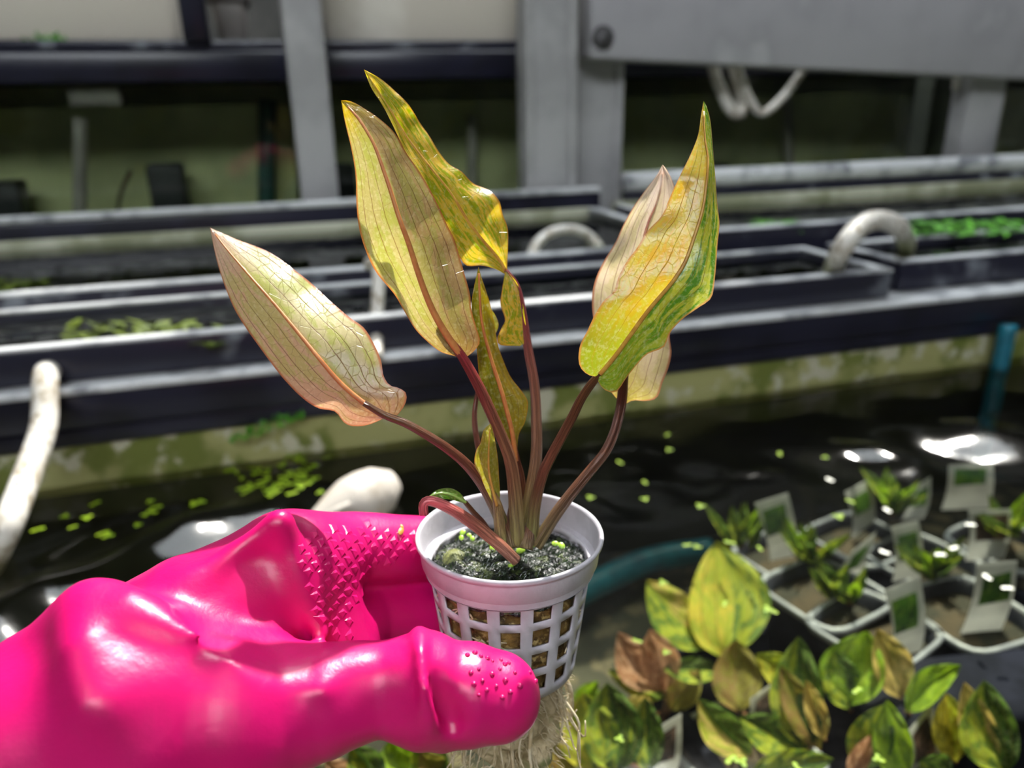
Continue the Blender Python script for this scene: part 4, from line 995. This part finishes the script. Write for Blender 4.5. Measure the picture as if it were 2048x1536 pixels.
# a scrap of yellow leaf stuck on the finger
loc, nor, fi, di = hit(800, 1064)
if loc is not None:
    scrap = frond_mesh('leaf_scrap', [(0, 0, .0016, .0009, .3), (.0014, .0008, .001, .0006, 1.0)], rib_gold)
    tag(share('leaf_scrap', scrap, loc + nor * .0003, None, nor.to_track_quat('Z', 'Y'), 1.0), 'scrap of yellow leaf stuck on the pink finger', 'leaf')

# ------------------------------------------------------------------ sunken pots, tags and plants at lower right
def pond_pot(px, py, r, label, rot, zr=-.045, body='pondpotbody', h=.06):
    r *= 1.12; c_ = G(px, py, zr); o = thing('pond_pot', (c_[0], c_[1], zr - h), label, 'pot', 'sunken pots in the tank')
    v, f = lathe([(r * .72, -h), (r * .96, -.004), (r * .96, -.001), (r * .90, -.001), (r * .70, -h + .003)], c_, 40, 5.0, rot)
    make('pot_body', v, f + [tuple(range(40))[::-1]], M[body], o, True)
    v, f = lathe([(r * .96, -.004), (r * 1.0, -.0045), (r * 1.03, -.002), (r * 1.01, .0005), (r * .94, .0005), (r * .92, -.003)], c_, 40, 5.0, rot)
    make('rim', v, f, M['pondpot'], o, True)
    v, f = lathe([(r * .90, -.012), (r * .5, -.009), (.0005, -.007)], c_, 40, 5.0, rot)
    make('soil', v, f, M['soil'], o, True)
    return c_
pr = math.radians(30)
pond_pot(1650, 1182, .034, 'sunken pot with brown soil left of the white tags', pr)
pond_pot(1748, 1252, .032, 'sunken grey-rimmed pot under the nearest white tag', pr + .1)
pond_pot(1938, 1222, .034, 'sunken grey-rimmed pot under the tag with white flakes', pr - .2)
pond_pot(1575, 1110, .034, 'sunken pot below the bent tag farthest left', pr, -.08)
pond_pot(1720, 1075, .034, 'sunken pot among the dim tags in the second row', pr, -.07)
pond_pot(1850, 1120, .034, 'sunken pot behind the nearest white tag', pr, -.07)
pond_pot(2010, 1085, .034, 'sunken pot at the right edge below the glare', pr, -.07)
pond_pot(1490, 1500, .036, 'sunken dark pot at the bottom edge below the streaked leaves', pr, -.09)
cp = thing('plant_crate', G(1900, 1400, -.1), 'dark navy crate at the lower right corner under the sunken pots', 'crate')
g0 = G(1560, 1250, -.09)
def rot_box(c_, hx, hy, z0, z1, an):
    ca, sa_ = math.cos(an), math.sin(an)
    q = [(c_[0] + x * ca - y * sa_, c_[1] + x * sa_ + y * ca) for x, y in ((-hx, -hy), (hx, -hy), (hx, hy), (-hx, hy))]
    return prism([(x, y, z0) for x, y in q] + [(x, y, z1) for x, y in q])
cc = G(1900, 1420, -.08)
bevel(make('crate_floor', *rot_box(cc, .17, .12, -.168, -.160, .28), M['crate'], cp), .003)
for dx, dy, hx, hy in ((-.165, 0, .005, .12), (.165, 0, .005, .12), (0, -.115, .16, .005), (0, .115, .16, .005)):
    ca, sa_ = math.cos(.28), math.sin(.28)
    bevel(make('crate_wall', *rot_box((cc[0] + dx * ca - dy * sa_, cc[1] + dx * sa_ + dy * ca), hx, hy, -.16, -.085, .28), M['crate'], cp), .002)
# black block (planting tray) between the front pots
bevel(make('crate_insert', *rot_box(G(1930, 1370, -.045), .075, .03, -.159, -.045, .1), M['crate'], cp), .006)

def ptag(TL, TR, BR, BL, photo, label, zb=-.055, lean=.28, pm='photo', bend=.004):
    B0, B1 = G(*BL, zb), G(*BR, zb)
    e = B1 - B0; up = np.array([0, lean, 1.0]); nrm = np.cross(e, up); nrm /= np.linalg.norm(nrm)
    def on(px, py, off=0.0):
        r = ray(px, py); k_ = ((B0 + nrm * off - CC) @ nrm) / (r @ nrm); return CC + r * k_
    c = {q: np.array(v, float) for q, v in (('TL', TL), ('TR', TR), ('BR', BR), ('BL', BL))}
    o = thing('plant_tag', (B0 + B1) / 2, label, 'tag', 'white plant tags in the sunken pots')
    def sheet(quad, off0, off1, name, m, rows=8):
        a0, a1, a2, a3 = [np.array(q, float) for q in quad]; V = []
        for side in (off0, off1):
            for i in range(rows):
                g = i / (rows - 1); l_ = a3 + (a0 - a3) * g; r2 = a2 + (a1 - a2) * g
                for q in (l_, r2):
                    h_ = (c['BL'][1] - q[1]) / max(1, c['BL'][1] - c['TL'][1])
                    V.append(on(q[0], q[1], side) + nrm * (bend * math.sin(max(0, h_) * 3.0)))
        n_ = rows * 2; F = []
        for i in range(rows - 1):
            F += [(2 * i, 2 * i + 1, 2 * i + 3, 2 * i + 2), (n_ + 2 * i, n_ + 2 * i + 2, n_ + 2 * i + 3, n_ + 2 * i + 1), (2 * i, 2 * i + 2, n_ + 2 * i + 2, n_ + 2 * i), (2 * i + 1, n_ + 2 * i + 1, n_ + 2 * i + 3, 2 * i + 3)]
        F += [(0, n_, n_ + 1, 1), (n_ - 2, n_ - 1, 2 * n_ - 1, 2 * n_ - 2)]
        return make(name, V, F, m, o)
    sgn = -1 if nrm @ CF > 0 else 1
    sheet((TL, TR, BR, BL), 0, -sgn * .0008, 'card', M['card'])
    if photo: sheet(photo, sgn * .0004, sgn * .0001, 'photo_print', M[pm], 6)
ptag((1767, 1180), (1845, 1151), (1838, 1300), (1782, 1320), ((1777, 1202), (1831, 1183), (1826, 1248), (1780, 1266)), 'nearest white plant tag with a leafy green photo')
ptag((1952, 1126), (2034, 1121), (2000, 1262), (1918, 1272), ((1961, 1155), (2019, 1141), (2010, 1196), (1947, 1207)), 'white plant tag at right with white flakes floating above it')
ptag((1781, 1054), (1838, 1040), (1838, 1150), (1784, 1164), ((1790, 1072), (1830, 1062), (1829, 1108), (1790, 1122)), 'dim grey tag just behind the nearest white tag', -.06)
ptag((1706, 1102), (1748, 1064), (1724, 1190), (1668, 1164), ((1708, 1112), (1738, 1086), (1722, 1130), (1696, 1142)), 'dim grey tag turned sideways in the middle of the tags', -.06)
ptag((1508, 1006), (1578, 986), (1592, 1110), (1540, 1122), ((1521, 1022), (1568, 1006), (1570, 1058), (1528, 1072)), 'bent pale tag farthest left among the sunken pots', -.06)
ptag((1688, 984), (1744, 958), (1742, 1040), (1702, 1078), ((1696, 998), (1736, 980), (1734, 1014), (1702, 1032)), 'faint tag in the back row left of centre', -.065)
ptag((1826, 974), (1866, 954), (1846, 1036), (1802, 1040), ((1830, 984), (1856, 972), (1845, 1008), (1818, 1012)), 'small faint tag in the back row', -.065)
ptag((1896, 930), (1986, 926), (1978, 1016), (1882, 1020), ((1908, 938), (1970, 936), (1966, 966), (1902, 970)), 'wide pale tag in the back row below the white glare', -.065)
ptag((1936, 1020), (2022, 1018), (2006, 1116), (1930, 1122), ((1946, 1030), (2014, 1028), (2006, 1076), (1944, 1080)), 'brownish tag at right behind the tag with flakes', -.065, pm='photo_dark')
ptag((1500, 1396), (1562, 1362), (1546, 1446), (1490, 1446), ((1510, 1402), (1554, 1378), (1542, 1436), (1500, 1440)), 'half-hidden white tag with a brown photo under the holed leaf', -.06, pm='photo_dark')
ptag((1310, 1456), (1366, 1430), (1352, 1545), (1304, 1550), ((1318, 1468), (1352, 1450), (1344, 1510), (1312, 1520)), 'half-hidden white tag at the bottom left of the sunken leaves', -.06, pm='photo_dark')
ptag((1812, 1462), (1880, 1408), (1870, 1512), (1816, 1545), ((1820, 1470), (1866, 1432), (1858, 1500), (1820, 1524)), 'white tag with brown photo at the bottom right between yellow leaves', -.06, pm='photo_dark')

Y, YG, DG, TAN, LIME, OLV, PNK, BRN = lin(222, 204, 80), lin(178, 188, 62), lin(94, 128, 50), lin(232, 202, 128), lin(172, 206, 58), lin(150, 144, 62), lin(222, 172, 150), lin(156, 124, 76)
def wl(name, l1, l2, r1, r2, seed): return leaf_mat(name, l1, l2, lin(150, 110, 60), right=(r1, r2), lo=.4, hi=.6, trans=.3, seed=seed, veins=(.4, .72), vw=.02, rough=.55, bump=.0004, spec=.12)
W = {'yg': wl('yellow_left_green_right_leaf', Y, YG, DG, YG, 31), 'gt': wl('green_left_tan_right_leaf', YG, DG, TAN, YG, 33), 'p': wl('pink_brown_leaf', PNK, lin(170, 116, 92), lin(186, 136, 112), PNK, 35), 'g': wl('dark_green_leaf', DG, YG, DG, lin(50, 78, 30), 37),
     'l': wl('lime_leaf', LIME, lin(120, 160, 36), lin(128, 166, 40), LIME, 39), 'o': wl('olive_brown_leaf', OLV, BRN, OLV, lin(128, 116, 50), 41), 't': wl('tan_leaf', TAN, lin(176, 150, 80), lin(150, 142, 70), TAN, 43), 'y': wl('dull_yellow_leaf', lin(150, 142, 52), Y, lin(138, 130, 46), YG, 45), 'e': wl('tan_edged_green_leaf', TAN, YG, DG, lin(84, 110, 44), 47), 'b': mat('brown_stem', lin(140, 96, 70), lin(116, 78, 56), 100, rough=.5)}
def wleaf(o, base, tip, width, m, z0=-.05, z1=-.012, bow=0.0, asym=.5, fold=.006, root=None):
    b_, t_ = np.array(base, float), np.array(tip, float); ax_ = t_ - b_; L = np.linalg.norm(ax_); dirn = ax_ / L; pr_ = np.array([dirn[1], -dirn[0]])   # pr_: to the right when looking from base to tip... in picture axes
    lv, mv, rv = [], [], []
    n_ = 9
    for i in range(n_):
        g = i / (n_ - 1); c_ = b_ + ax_ * g + pr_ * bow * math.sin(math.pi * g) * L
        wd = width * (math.sin(math.pi * g ** .85) ** .8 if 0 < g < 1 else 0)
        lv.append(c_ + pr_ * wd * asym); rv.append(c_ - pr_ * wd * (1 - asym)); mv.append(c_)
    # pr_ points to the picture's left of the growth direction
    def to3(q, g, off): 
        return G(q[0], q[1], z0 + (z1 - z0) * g ** .7 - off)
    rows, cols = 26, 6
    cm, cl, crr = catmull(mv, rows), catmull(lv, rows), catmull(rv, rows); V, UV = [], []; nc_ = 2 * cols + 1
    for i in range(rows):
        g = i / (rows - 1)
        for k in range(-cols, cols + 1):
            t2 = abs(k) / cols; e = cl[i] if k < 0 else crr[i]; q = cm[i] * (1 - t2) + e * t2
            V.append(to3(q, g, fold * (1 - t2) * math.sin(math.pi * g) - .0012 * t2 * math.sin(14 * g + k))); UV.append((.5 + .5 * k / cols, g))
    F = [(i * nc_ + k, i * nc_ + k + 1, (i + 1) * nc_ + k + 1, (i + 1) * nc_ + k) for i in range(rows - 1) for k in range(nc_ - 1)]
    lf = make('leaf', V, F, W[m], o, True, UV)
    b3 = to3(b_, 0, 0); r3 = np.array(root) if root is not None else b3 + np.array([0, 0, -.06])
    v, f, uv = tube([b3, (b3 + r3) / 2 + np.array([.002, 0, .006]), r3], [.0012, .0016], 10, 6)
    make('stalk', v, f, W['b'], lf, True, uv)
def wplant(label, px, py, leaves, zc=-.10):
    c_ = G(px, py, zc); o = thing('sunken_plant', c_, label, 'plant', 'sunken leafy plants at lower right')
    for L in leaves:
        L = list(L); L[2] *= 1.3; wleaf(o, *L, root=c_)
wplant('sunken plant with a tall half yellow half green leaf beside the pot', 1470, 1400, [((1450, 1320), (1433, 1082), 128, 'yg', -.055, -.008, -.11, .55), ((1425, 1296), (1293, 1160), 78, 'gt', -.055, -.01, .05), ((1440, 1342), (1326, 1338), 42, 'g', -.06, -.03), ((1476, 1425), (1472, 1278), 78, 'o', -.06, -.03), ((1502, 1512), (1396, 1398), 62, 'e', -.06, -.02, .06), ((1605, 1505), (1478, 1432), 62, 'g', -.06, -.025)])
wplant('sunken plant with folded pinkish brown leaves', 1325, 1440, [((1330, 1380), (1236, 1264), 62, 'p', -.055, -.012, .1), ((1326, 1384), (1300, 1258), 62, 'p', -.055, -.01, -.05), ((1330, 1395), (1215, 1340), 40, 'g', -.06, -.03), ((1340, 1420), (1400, 1340), 50, 'o', -.07, -.04), ((1300, 1440), (1248, 1398), 50, 't', -.06, -.03)])
wplant('sunken plant with a holed yellow-green leaf above the brown tag', 1610, 1480, [((1592, 1392), (1511, 1308), 54, 'yg', -.05, -.012, -.12), ((1614, 1500), (1598, 1272), 84, 'g', -.06, -.01, .06), ((1640, 1500), (1560, 1330), 50, 'o', -.06, -.02), ((1650, 1480), (1612, 1360), 34, 't', -.05, -.02), ((1500, 1548), (1668, 1518), 56, 'g', -.05, -.02)])
wplant('sunken plant with broad glossy green leaves left of the nearest tag', 1710, 1470, [((1692, 1412), (1736, 1262), 104, 'l', -.05, -.01, .05), ((1700, 1420), (1668, 1300), 60, 'g', -.05, -.02), ((1802, 1398), (1754, 1258), 62, 't', -.045, -.008, -.05), ((1718, 1540), (1770, 1408), 74, 'g', -.05, -.015), ((1804, 1565), (1774, 1400), 62, 'l', -.05, -.008, .03), ((1700, 1560), (1740, 1470), 34, 'p', -.05, -.02)])
wplant('sunken plant with one lime leaf reaching right and dry yellow leaves', 1850, 1500, [((1812, 1424), (1922, 1330), 52, 'l', -.04, -.006, .08), ((1912, 1524), (1893, 1386), 62, 'y', -.05, -.01), ((1990, 1535), (1928, 1364), 56, 't', -.05, -.008, .03), ((2012, 1550), (1968, 1360), 92, 'g', -.05, -.008, .08), ((1900, 1560), (1840, 1520), 60, 'g', -.05, -.02)])
wplant('sunken plant with mottled green leaves just right of the roots', 1210, 1545, [((1185, 1545), (1168, 1385), 96, 'yg', -.05, -.015), ((1236, 1548), (1214, 1365), 96, 'g', -.05, -.012), ((1296, 1548), (1290, 1392), 54, 'g', -.05, -.02), ((1150, 1420), (1196, 1362), 34, 'l', -.05, -.03), ((1130, 1560), (1110, 1430), 60, 'o', -.06, -.03)])
wplant('sunken plant showing below the glove', 780, 1560, [((760, 1570), (700, 1490), 60, 'g', -.05, -.02), ((800, 1570), (790, 1470), 60, 'l', -.05, -.03), ((850, 1570), (870, 1470), 60, 'g', -.05, -.02), ((900, 1580), (840, 1500), 50, 'o', -.05, -.02), ((720, 1580), (650, 1520), 50, 'p', -.05, -.02)])
for (lab, px, py, ls_) in (('feathery sunken plant between the bent tag and the sideways tag', 1630, 1110, 12), ('feathery sunken plant below the bent tag', 1480, 1080, 9), ('feathery sunken plant behind the nearest tag', 1860, 1150, 10), ('feathery sunken plant under the back row tags', 1790, 1010, 9), ('feathery sunken plant in the pot with brown soil', 1690, 1190, 8), ('feathery sunken plant at the far right', 2020, 1060, 8)):
    wplant(lab, px, py, [((px + random.uniform(-25, 25), py + random.uniform(0, 20)), (px + random.uniform(-75, 75), py - random.uniform(20, 80)), random.uniform(10, 22), random.choice('gglg'), -.05, -.02) for _ in range(ls_)], -.07)
